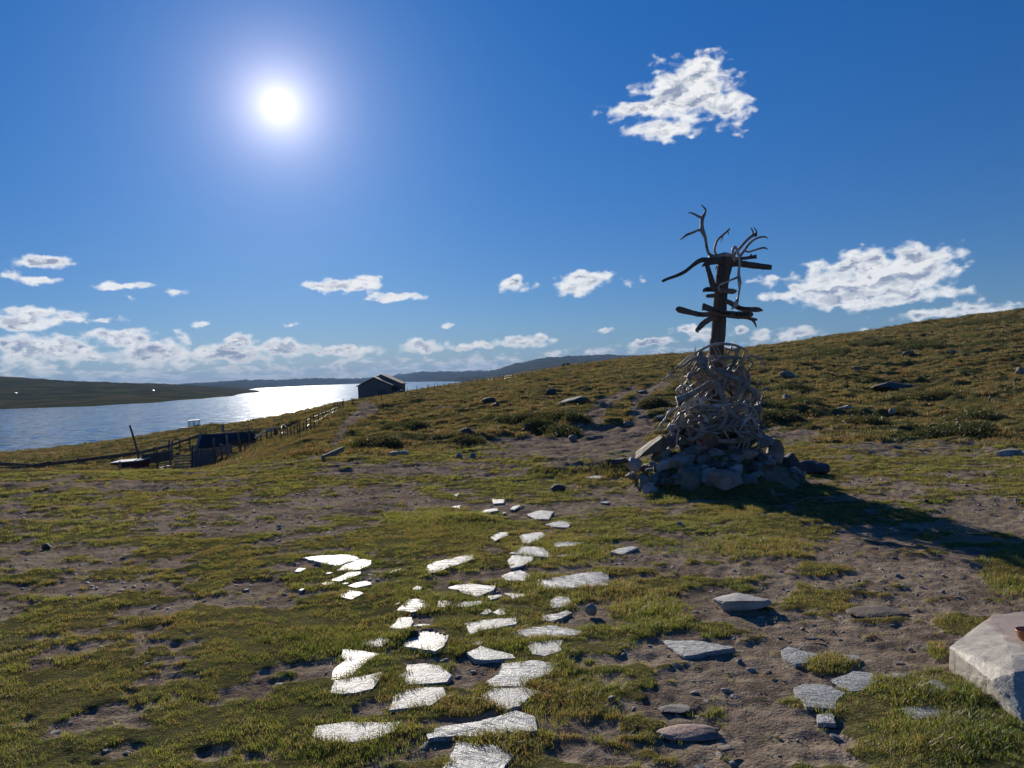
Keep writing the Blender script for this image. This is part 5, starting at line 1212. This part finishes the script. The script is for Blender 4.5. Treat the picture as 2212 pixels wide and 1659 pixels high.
def fence(name, label, posts, rails=(), wires=2, mat=M_POSTW, rad=.05, cat='fence'):
    """posts: (x, y top, y foot) in frame; the foot is found on the ground, the height follows"""
    first = hit(posts[0][0], posts[0][2]); o = thing(name, tuple(first), label, cat); tops = []
    for i, (x, yt, yb) in enumerate(posts):
        f = hit(x, yb) if yb else None; h = (yb - yt) * f.y / F; ln = (hash((x, i)) % 7 - 3) * .02 * h
        m = MB(); m.tube([f - Vector((0, 0, .3)), f + Vector((ln * .4, 0, h * .5)), f + Vector((ln, 0, h))], [rad * 1.05, rad, rad * .85], 6, 8, 1, None, .1, i); m.build('post', mat, o)
        tops.append((f, h))
    for w in range(wires):
        fr = .85 - .45 * w; m = MB()
        m.tube([f + Vector((0, -.03, h * fr)) for f, h in tops], [.006] * len(tops), len(tops) * 2, 4); m.build('wire', M_WIRE, o)
    return o, tops
fence('wire_fence', 'wire fence on the slope running from the barn to the skyline on the right',
   [(876.2,839.4,856.5),(880,836,846),(901.5,833.5,850.5),(923.3,830.5,841.8),(926,832,844),(938.7,829,840.2),(945.4,827.5,839.8),(952,833.5,839),(959.5,827.5,837.6),(969.2,826,836.4),(978.5,826.8,834.5),(993.7,826,832.7),(1018.2,820,828.2),(1031,816,827),(1043,816,825),(1066,815,822.5),(1088,812,820),(1108,809,818),(1127,808.5,816),(1151,805.5,813)])
fence('wire_fence', 'leaning old wire fence climbing from the sheep pen towards the barn',
   [(607,927,951),(612,911,946),(617,915,948),(622,918,947),(629,909,945),(635,920,943),(643,905,938),(648,904,937),(655,912,934),(663,903,933),(671,899,926),(680,895,921),(689,892,917),(698,889,910),(706,886,904),(714,884,900),(722,880,895),(731,878,890)], wires=2, rad=.028)
fence('hitching_rail', 'short rail fence against the glittering lake, left of the barn', [(721,869.5,882),(725.5,868.5,881),(730,868,880),(735,867,879),(739,865.5,878),(741.5,862,880)], wires=0, rad=.06)
fence('lone_post', 'lone fence post left of the barn corner', [(761.6,859.5,876.6)], wires=0, rad=.08, cat='post')
fence('lone_post', 'thin stake standing in front of the barn wall', [(823.6,852,862.5)], wires=0, rad=.07, cat='post')
def rails_between(o, segs, mat, r=.05, d0=None, name='rail'):
    for (k, a, b, w) in segs:
        A, B_ = cv(k, *a), cv(k, *b); m = MB(); da = a[2] if len(a) > 2 else d0
    return
def sheep_pen():
    D0 = 47.0
    def q(x, y, d=D0): px, py = cv('J', x, y); return P(px, py, d)
    g = hit(*cv('J', 1020, 670))
    o = thing('sheep_pen', (q(1020, 660).x, D0, q(1020, 660).z), 'tumbledown sheep pen of grey boards, posts and sun-edged rails below the yard', 'pen')
    # slatted gate
    m = MB()
    for i, y in enumerate((535, 562, 592, 624, 655, 678)): m.bar(q(790 + (i % 2) * 6, y + 6, D0), q(1018, y - 4, D0), .03, .085)
    m.build('gate', M_GREYW, o, False)
    m = MB()
    for i in range(17):
        x = 1022 + i * 13.5; m.bar(q(x, 668 - i * 4.5, D0 + .02 + .03 * (i % 3)), q(x + (i % 4) - 2, 462 + (i * 37 % 17) - 5, D0 + .02 + .03 * (i % 3)), .11, .025, up=(0, 1, 0))
    m.build('board_wall', M_BARN, o, False)
    P_ = [(770,370,690,0,.07,742),(735,360,515,1.5,.05,738),(990,420,660,0,.07,985),(1010,480,680,0,.06,1005),(1215,350,625,0,.075,1238),(1300,412,590,.6,.08,1312),(1360,315,560,0,.065,1382),(1480,285,525,0,.075,1520),(1600,240,440,2.5,.06,1615),(1320,195,268,4,.09,1322),(1735,315,405,1,.05,1738),(1798,252,425,1,.055,1802),(1845,250,412,1,.055,1848),(1886,236,405,1,.07,1890),(1560,400,470,.3,.05,1562)]
    for i, (x, yt, yb, dd, r_, xb) in enumerate(P_):
        m = MB(); m.tube([q(xb, yb + 12, D0 + dd), q((x + xb) / 2, (yt + yb) / 2, D0 + dd), q(x, yt, D0 + dd)], [r_, r_, r_ * .9], 8, 8, 1, None, .08, i); m.build('post', M_POSTW if i % 3 else M_GREYW, o)
    RL = [((1190,303,0),(1480,283,0),.05,1),((1330,265,3.6),(1890,236,1),.045,1),((1265,495,0),(1470,432,0),.06,1),((1280,440,0),(1560,355,0),.04,0),((1275,592,0),(1530,515,0),.07,0),((1540,430,.5),(1660,408,.8),.05,1),((1530,500,0),(1885,385,1),.09,0),
          ((1670,345,.5),(1800,265,1),.07,2),((1800,265,1),(1912,230,1),.07,2),((1235,475,-.1),(1480,400,0),.03,0),((1660,410,1),(1910,370,1),.05,0)]
    for i, (a, b, w, mi) in enumerate(RL):
        m = MB(); m.bar(q(a[0], a[1], D0 + a[2]), q(b[0], b[1], D0 + b[2]), .05, w * 1.3); m.build('rail', (M_POSTW, M_GREYW, M_PALE)[mi], o, False)
    m = MB(); m.bar(q(1905, 395, D0 + .9), q(1905, 250, D0 + .9), .16, .06, up=(0, 1, 0)); m.build('end_board', M_POSTW, o, False)
sheep_pen()
def turf_shed():
    def q(x, y, d): px, py = cv('J', x, y); return P(px, py, d)
    c = q(1340, 420, 51)
    o = thing('low_shed', (c.x, 51, c.z - .8), 'low shed with a dark tarred roof behind the sheep pen rails', 'shed')
    T = [q(1085,305,50.9), q(1300,292,50.9), q(1560,280,50.9), q(1640,287,50.8), q(1700,338,50.3), q(1640,352,50.0), q(1420,395,49.5), q(1035,460,49.2)]
    m = MB(); m.prism(T, (0, .02, -.12)); m.build('roof', M_DARKROOF, o, False)
    m = MB(); m.prism([q(1090,318,51.1), q(1680,348,50.9), q(1680,430,50.9), q(1090,430,51.1)], (0, .1, 0)); m.prism([q(1050,470,49.3), q(1420,405,49.5), q(1420,520,49.5), q(1050,560,49.3)], (0, .08, 0)); m.build('wall', M_BARN, o, False)
    m = MB(); m.bar(q(1085,300,50.9), q(1030,465,49.1), .16, .06); m.build('barge_board', M_GREYW, o, False)
turf_shed()
def crate_box():
    def q(x, y, d=45.5): px, py = cv('J', x, y); return P(px, py, d)
    c = q(250, 685)
    o = thing('feed_box', tuple(c), 'long dark red box with a bright white lid, beside the leaning pole', 'box')
    a, b, c_, d_ = q(98, 622), q(415, 596), q(415, 690), q(98, 700)
    m = MB(); m.prism([a, b, c_, d_], (.12, .95, .05)); m.build('box_body', M_REDB, o, False)
    m = MB(); up = Vector((0, 0, .05)); e = Vector((.12, .95, .05))
    m.prism([a + Vector((-.05, -.05, .004)), b + Vector((.05, -.05, .004)), b + Vector((.05, -.05, .05)), a + Vector((-.05, -.05, .05))], e * 1.12); m.build('lid', M_PALE, o, False)
crate_box()
def leaning_pole():
    def q(x, y, d=46.4): px, py = cv('J', x, y); return P(px, py, d)
    pts = [q(425, 640), q(410, 585), q(385, 480), q(345, 330), q(305, 205)]
    m = MB(); m.tube(pts, [.075, .07, .068, .062, .055], 24, 10, 1, None, .08, 5)
    o = m.build('leaning_pole', M_POSTW, None, True, tuple(pts[0])); tag(o, 'tall leaning wooden pole standing against the lake beside the red box', 'pole')
leaning_pole()
for lb, a, b, r_ in [('short pale post in front of the red box', (198, 598, 44.4), (205, 692, 44.4), .05), ('short pale post right of the red box', (452, 572, 46), (462, 655, 46), .05)]:
    m = MB(); A_, B_ = P(*cv('J', a[0], a[1]), a[2]), P(*cv('J', b[0], b[1]), b[2]); m.tube([B_, A_], [r_, r_], 6, 8, 1, None, .1, 2); o = m.build('fence_post', M_GREYW, None, True, tuple(B_)); tag(o, lb, 'post', 'posts by the red box')
def low_boarding():
    # dark low board fence running up the slope behind the yard
    def run(label, pts, h, d, th=.06):
        o = thing('low_board_fence', tuple(P(pts[0][0], pts[0][1], d[0])), label, 'fence')
        for i in range(len(pts) - 1):
            A_, B_ = P(*pts[i], d[i]), P(*pts[i + 1], d[i + 1]); m = MB(); m.bar(A_ + Vector((0, 0, .0)), B_, th, h); m.build('board', M_POSTW, o, False)
            L_ = max(1, int((B_ - A_).length / 2.4))
            for k in range(L_):
                c = A_.lerp(B_, k / L_); g = Hs(c.x, c.y); m = MB(); m.bar((c.x, c.y - .05, g - .3), (c.x, c.y - .05, c.z + h * .8), .09, .09, up=(0, 1, 0)); m.build('post', M_POSTW, o, False)
    run('long dark low board fence slanting up from the left behind the yard', [(-20,1001),(74,1006),(170,995),(300,978),(365,963),(430,940)], .22, [48, 48, 50, 53, 58, 66])
    run('second dark board fence lower down at the far left edge', [(-20,1016),(60,1011),(110,1001)], .30, [43, 43, 44])
    run('dark low boarding between the white-lidded box and the sheep pen gate', [(309,993),(340,988),(374,983)], .62, [46.5, 46.8, 47.2])
low_boarding()
m = MB()
for i, (a, b) in enumerate([((632,668),(700,652)),((690,650),(748,646)),((700,660),(752,668)),((640,682),(690,676))]):
    m.bar(P(*cv('J', *a), 44 + i * .2), P(*cv('J', *b), 44.3 + i * .2), .12, .03)
o = m.build('scrap_boards', M_PALE, None, False, tuple(P(*cv('J', 690, 668), 44))); tag(o, 'little pile of pale broken boards left of the sheep pen gate', 'boards')
a_, b_ = hit(697, 991), hit(741, 981); m = MB(); m.bar(a_ + Vector((0, 0, .02)), b_ + Vector((0, 0, .12)), .05, .10)
o = m.build('old_plank', M_GREYW, None, False, tuple(a_)); tag(o, 'grey old plank lying aslant in the reddish grass below the barn track', 'plank')
a_, b_ = hit(947, 881.5), hit(975, 880.5); m = MB(); m.bar(a_ + Vector((0, 0, .06)), b_ + Vector((0, 0, .06)), .2, .06)
o = m.build('pale_plank', M_PALE, None, False, tuple(a_)); tag(o, 'thin pale plank lying far up the meadow right of the barn', 'plank')
def hut(px, py, w, label):
    p = hit(px, py, 300); s = p.y / F; W = w * s; o = thing('cabin', tuple(p), label, 'cabin')
    m = MB(); m.prism([p + Vector((-W/2, 0, -1)), p + Vector((W/2, 0, -1)), p + Vector((W/2, 0, W*.35)), p + Vector((0, 0, W*.6)), p + Vector((-W/2, 0, W*.35))], (0, W, 0)); m.build('wall', M_PALE, o, False)
    m = MB()
    for sg in (-1, 1): m.prism([p + Vector((0, -.1, W*.64)), p + Vector((sg*W*.58, -.1, W*.32)), p + Vector((sg*W*.58, -.1, W*.28)), p + Vector((0, -.1, W*.60))], (0, W*1.05, 0))
    m.build('roof', M_PALE, o, False)
hut(32, 851, 5.5, 'tiny white cabin on the dark hill across the lake, far left')
hut(330, 845, 4, 'tiny grey cabin on the hill across the lake, right of the white one')

# ------------------------------------------------------------------ grass, tussocks and shrubs (geometry-node instances)
GRASS = mat_leaf('turf_grass', (.13, .165, .040, 1), (.235, .25, .065, 1), (.27, .22, .09, 1), .5)
DRY = mat_leaf('dry_grass', (.30, .25, .12, 1), (.42, .34, .18, 1), (.30, .17, .09, 1), .45)
HERB = mat_leaf('creeping_herb', (.075, .11, .03, 1), (.12, .16, .045, 1), (.14, .12, .05, 1), .35)
TUSS = mat_leaf('tussock_grass', (.125, .115, .050, 1), (.225, .19, .085, 1), (.28, .175, .095, 1), .40, .12)
SHRUB = mat_leaf('dwarf_shrub_leaves', (.055, .070, .026, 1), (.095, .11, .038, 1), (.11, .09, .045, 1), .3, .4)
def proto_mesh(name, mat, gen):
    v, f = gen(); me = bpy.data.meshes.new(name); me.from_pydata(v, [], f); me.materials.append(mat); me.update()
    return bpy.data.objects.new(name, me)
def blades(n, rad, hmin, hmax, wid, lean, seed):
    def g():
        rg = random.Random(seed); v, f = [], []
        for i in range(n):
            a = rg.uniform(0, 6.283); r = rad * math.sqrt(rg.random()); x, y = r * math.cos(a), r * math.sin(a); h = rg.uniform(hmin, hmax); w = wid * rg.uniform(.7, 1.3)
            b = rg.uniform(0, 6.283); l = lean * h * rg.uniform(.3, 1.6); lx, ly = math.cos(b) * l, math.sin(b) * l; c = b + 1.57 + rg.uniform(-.6, .6); wx, wy = math.cos(c) * w, math.sin(c) * w
            k = len(v)
            v += [(x - wx, y - wy, -.01), (x + wx, y + wy, -.01), (x + lx * .35 - wx * .8, y + ly * .35 - wy * .8, h * .55), (x + lx * .35 + wx * .8, y + ly * .35 + wy * .8, h * .55), (x + lx, y + ly, h * .95)]
            f += [(k, k + 1, k + 3, k + 2), (k + 2, k + 3, k + 4)]
        return v, f
    return g
def leafclump(n, rad, h, size, seed):
    def g():
        rg = random.Random(seed); v, f = [], []
        for i in range(n):
            a = rg.uniform(0, 6.283); e = rg.random(); r = rad * math.sqrt(rg.random()); z = h * rg.random() * math.sqrt(max(0, 1 - (r / rad) ** 2)) 
            c = Vector((r * math.cos(a), r * math.sin(a), z)); n_ = Vector((rg.gauss(0, 1), rg.gauss(0, 1), rg.gauss(.5, 1))).normalized(); u = n_.orthogonal().normalized(); w = n_.cross(u); s = size * rg.uniform(.6, 1.4)
            k = len(v); v += [tuple(c - u * s), tuple(c + w * s * .5), tuple(c + u * s), tuple(c - w * s * .5)]; f.append((k, k + 1, k + 2, k + 3))
        return v, f
    return g
def in_slabs(x, y, grow=0.0):
    m = np.zeros(x.shape, bool); dmin = np.full(x.shape, 9.0)
    for o_ in SLAB_OUT:
        c = o_.mean(0); q = c + (o_ - c) * 1.0
        bb = (x > q[:, 0].min() - .25) & (x < q[:, 0].max() + .25) & (y > q[:, 1].min() - .3) & (y < q[:, 1].max() + .3)
        idx = np.nonzero(bb)[0]
        if not len(idx): continue
        xs, ys = x[idx], y[idx]; ins = np.zeros(len(idx), bool); n = len(q); dm = np.full(len(idx), 9.0)
        for i in range(n):
            x0, y0 = q[i]; x1, y1 = q[(i + 1) % n]
            cnd = ((y0 > ys) != (y1 > ys)) & (xs < (x1 - x0) * (ys - y0) / (y1 - y0 + 1e-12) + x0); ins ^= cnd
            dx, dy = x1 - x0, y1 - y0; t_ = np.clip(((xs - x0) * dx + (ys - y0) * dy) / (dx * dx + dy * dy + 1e-12), 0, 1)
            dm = np.minimum(dm, np.hypot(xs - x0 - dx * t_, ys - y0 - dy * t_))
        m[idx] |= ins & (dm > .022); dmin[idx] = np.minimum(dmin[idx], dm)
    return m, dmin
LUSH = [(740,1610,160,40,1.7),(880,1500,60,20,1.3),(1000,1450+70,120,18,1.6),(1230,1500,110,60,1.7),(1130,1600,60,30,1.1),(1795,1432,55,20,2.6),(2070,1590,180,60,1.9),(2000,1500,80,34,1.9),(2100,1500,60,40,1.8),(1400,1320,90,50,1.5),(1340,1280,80,30,1.2),
        (2030,1400,30,18,2.2),(1600,1100,60,20,1.2),(1100,1380,80,26,1.6),(970,1300,110,24,1.3),(1440,1060,60,30,1.3),(1280,1020,130,16,1.8),(2180,1230,60,60,1.6),(960,1130,120,34,1.2),(1240,1190,120,30,1.2),(720,1390,140,30,1.1),(1180,1260,60,20,1.3),(1480,1010,30,16,1.5),(1600,1180,200,26,.9)]
def scatter(name, protos, pts, scl, seed):
    rng = np.random.RandomState(seed); n = len(pts)
    me = bpy.data.meshes.new(name); me.vertices.add(n); me.vertices.foreach_set('co', pts.astype(np.float32).ravel())
    rot = np.stack([rng.normal(0, .12, n), rng.normal(0, .12, n), rng.rand(n) * 6.283], 1).astype(np.float32)
    a = me.attributes.new('rot', 'FLOAT_VECTOR', 'POINT'); a.data.foreach_set('vector', rot.ravel())
    a = me.attributes.new('scl', 'FLOAT', 'POINT'); a.data.foreach_set('value', scl.astype(np.float32))
    a = me.attributes.new('pick', 'INT', 'POINT'); a.data.foreach_set('value', rng.randint(0, len(protos), n).astype(np.int32))
    me.update(); o = bpy.data.objects.new(name, me); COL.objects.link(o)
    ng = bpy.data.node_groups.new(name + '_nodes', 'GeometryNodeTree')
    ng.interface.new_socket('Geometry', in_out='INPUT', socket_type='NodeSocketGeometry'); ng.interface.new_socket('Geometry', in_out='OUTPUT', socket_type='NodeSocketGeometry')
    N = ng.nodes; L = ng.links
    gi, go = N.new('NodeGroupInput'), N.new('NodeGroupOutput'); ins = N.new('GeometryNodeInstanceOnPoints'); g2 = N.new('GeometryNodeGeometryToInstance')
    for pr in protos[::-1]:
        oi = N.new('GeometryNodeObjectInfo'); oi.inputs['Object'].default_value = pr; L.new(oi.outputs['Geometry'], g2.inputs[0])
    def att(nm, typ):
        q = N.new('GeometryNodeInputNamedAttribute'); q.data_type = typ; q.inputs['Name'].default_value = nm; return q.outputs['Attribute']
    L.new(gi.outputs[0], ins.inputs['Points']); L.new(g2.outputs[0], ins.inputs['Instance']); ins.inputs['Pick Instance'].default_value = True
    L.new(att('pick', 'INT'), ins.inputs['Instance Index']); L.new(att('rot', 'FLOAT_VECTOR'), ins.inputs['Rotation']); L.new(att('scl', 'FLOAT'), ins.inputs['Scale'])
    L.new(ins.outputs[0], go.inputs[0])
    md = o.modifiers.new('scatter', 'NODES'); md.node_group = ng
    return o
def wedge(n, r0, r1, seed, amax=43.0):
    n = int(n * 43.0 / 37.5)
    rng = np.random.RandomState(seed); r = np.sqrt(rng.rand(n) * (r1 * r1 - r0 * r0) + r0 * r0); th = R(amax) * (2 * rng.rand(n) - 1)
    return np.sin(th) * r, np.cos(th) * r
def build_grass():
    X, Y, S = [], [], []
    for (n, r0, r1, s, sd) in [(30000, 2.5, 5.0, .85, 1), (62000, 5.0, 9.5, 1.0, 2), (72000, 9.5, 19, 1.45, 3)]:
        x, y = wedge(n, r0, r1, sd); X.append(x); Y.append(y); S.append(np.full(len(x), s))
    x, y, s = np.concatenate(X), np.concatenate(Y), np.concatenate(S); z = H(x, y)
    soil = soil_mask(x, y, z); px, py = proj(x, y, z)
    lush = np.zeros(x.shape)
    for (ex, ey, rx, ry, w) in LUSH: lush = np.maximum(lush, w * np.clip(1.25 - np.hypot((px - ex) / rx, (py - ey) / ry), 0, 1))
    rng = np.random.RandomState(9); cl = fbm(x / .28, y / .20, 3, 70)
    inside, dm = in_slabs(x, y)
    prob = np.clip(1.05 - soil * 1.25, .03, 1) * np.clip(.62 + cl * .9, .10, 1.3) + lush * .9
    keep = (rng.rand(len(x)) < prob) & ~inside & ~((soil > .75) & (lush < .3) & (cl < .12))
    edge = np.clip(1 - dm / .14, 0, 1)
    sc = s * (0.46 + .22 * rng.rand(len(x)) + .30 * np.clip(cl, -.4, 1) + .42 * np.clip(lush, 0, 2.2) + .26 * edge) * (1 - .3 * soil)
    sc = np.where((dm < .05) & (y > 0), np.minimum(sc, 1.0 * s + .1), sc)
    near_block = (px > 2040) & (px < 2212) & (py > 1330) & (py < 1560) & (x > P(2050, 1400, 3.9).x + .02) & (y < 4.35)
    keep &= ~near_block
    z = z - .004
    protos = [proto_mesh('grass_tuft_source', GRASS if k != 3 else DRY, blades(16, .034, .014, .046, .0017, .85, 11 + k)) for k in range(4)]
    protos.append(proto_mesh('flat_leaf_source', HERB, leafclump(22, .03, .018, .006, 77)))
    o = scatter('grass', protos, np.stack([x, y, z], 1)[keep], sc[keep], 5); tag(o, kind='stuff')
    print('grass', keep.sum())
def build_tussocks():
    X, Y, S = [], [], []
    for (n, r0, r1, s, sd) in [(26000, 17, 34, 1.0, 21), (34000, 34, 75, 1.7, 22), (38000, 75, 175, 2.8, 23)]:
        x, y = wedge(n, r0, r1, sd); X.append(x); Y.append(y); S.append(np.full(len(x), s))
    x, y, s = np.concatenate(X), np.concatenate(Y), np.concatenate(S); z = H(x, y); soil = soil_mask(x, y, z)
    rng = np.random.RandomState(19); cl = fbm(x / 2.2, y / 1.4, 3, 75)
    keep = (soil < np.where(np.hypot(x, y) > 22, .08, .35)) & (z > LAKE + .2) & ~((x / y < -.37) & (y < 34)) & (rng.rand(len(x)) < np.clip(.6 + cl * .9, .1, 1))
    sc = s * (.6 + .5 * rng.rand(len(x)) + .3 * cl)
    protos = [proto_mesh('tussock_source', TUSS, blades(26, .13, .03, .10, .0075, .9, 31 + k)) for k in range(4)]
    o = scatter('tussock_grass', protos, np.stack([x, y, z - .02], 1)[keep], np.clip(sc[keep], .3, 4), 6); tag(o, kind='stuff')
SHRUBS = [(1737,770,95,9,200),(1983,752,46,10,170),(2130,695,85,10,300),(1890,744,60,6,90),(1980,742,60,5,60),(2140,742,60,6,80),(1790,763,40,4,50),(1178,928,34,10,120),(1215,942,24,8,60),(1175,905,60,8,110),(810,962,40,9,160),(880,925,46,9,170),(1010,960,24,5,60),(1080,912,60,7,110),(960,905,60,7,110),(1550,770,20,5,40),
          (1740,872,28,6,60),(1660,879,30,6,60),(1952,897,12,5,25),(1690,905,40,6,50),(1870,918,50,6,50),(2090,905,60,8,60),(1620,830,30,4,40),(2060,940,60,12,70),(1410,875,26,5,40),(470,925,60,7,20),(1720,842,50,4,40),(2000,858,70,5,50),(1250,905,20,5,30),(1560,745,12,3,10)]
def build_shrubs():
    rng = np.random.RandomState(33); pts, sc = [], []
    for (ex, ey, rx, ry, n) in SHRUBS:
        c = hit(ex, ey); s_ = c.y / F; g = max(.12, EYE and (EYE - c.z) / c.y * 0 + .20)
        for i in range(n):
            a, r = rng.rand() * 6.283, math.sqrt(rng.rand()); x = c.x + math.cos(a) * r * rx * s_; y = c.y + math.sin(a) * r * ry * s_ * 5.0
            pts.append((x, y)); sc.append((.55 + .7 * rng.rand()) * (0.8 + min(1.3, c.y / 70)))
    # thin general cover of dwarf shrubs on the slopes, in patches
    x, y = wedge(26000, 22, 180, 44); cl = fbm(x / 9, y / 5, 4, 80); z = H(x, y)
    k = (cl > .46) & (z > LAKE + .3) & (soil_mask(x, y, z) < .2)
    pts = np.vstack([np.array(pts), np.stack([x[k], y[k]], 1)]); sc = np.concatenate([sc, (.35 + .5 * rng.rand(k.sum())) * (0.8 + np.minimum(1.3, y[k] / 70))])
    z = H(pts[:, 0], pts[:, 1]) - .03
    protos = [proto_mesh('shrub_source', SHRUB, leafclump(170, .26, .24, .022, 51 + k)) for k in range(3)]
    o = scatter('dwarf_shrubs', protos, np.column_stack([pts, z]), sc, 7); tag(o, kind='stuff')
    print('shrubs', len(pts))
def build_gravel():
    x, y = wedge(60000, 2.6, 15, 61); z = H(x, y); soil = soil_mask(x, y, z); rng = np.random.RandomState(3)
    ins_, _ = in_slabs(x, y); k = (soil > .45) & (rng.rand(len(x)) < .55) & ~ins_
    sc = .25 + .5 * rng.rand(k.sum()) + 2.6 * rng.rand(k.sum()) ** 14
    def st(seed):
        def g():
            v, f = ico(2); v = v.copy(); r_ = np.random.RandomState(seed)
            for _ in range(6):
                n_ = r_.randn(3); n_ /= np.linalg.norm(n_); d = v @ n_; o_ = d > .6; v[o_] -= np.outer(d[o_] - .6, n_)
            return (v * np.array((.011, .008, .005))).tolist(), f
        return g
    gm = mat_rock('gravel_stone', (.34, .31, .28, 1), (.17, .15, .135, 1), 40)
    protos = [proto_mesh('pebble_source', gm, st(5 + q)) for q in range(4)]
    o = scatter('gravel', protos, np.stack([x, y, z - .016], 1)[k], sc, 8); tag(o, kind='stuff')
build_ground(); build_grass(); build_tussocks(); build_shrubs(); build_gravel()
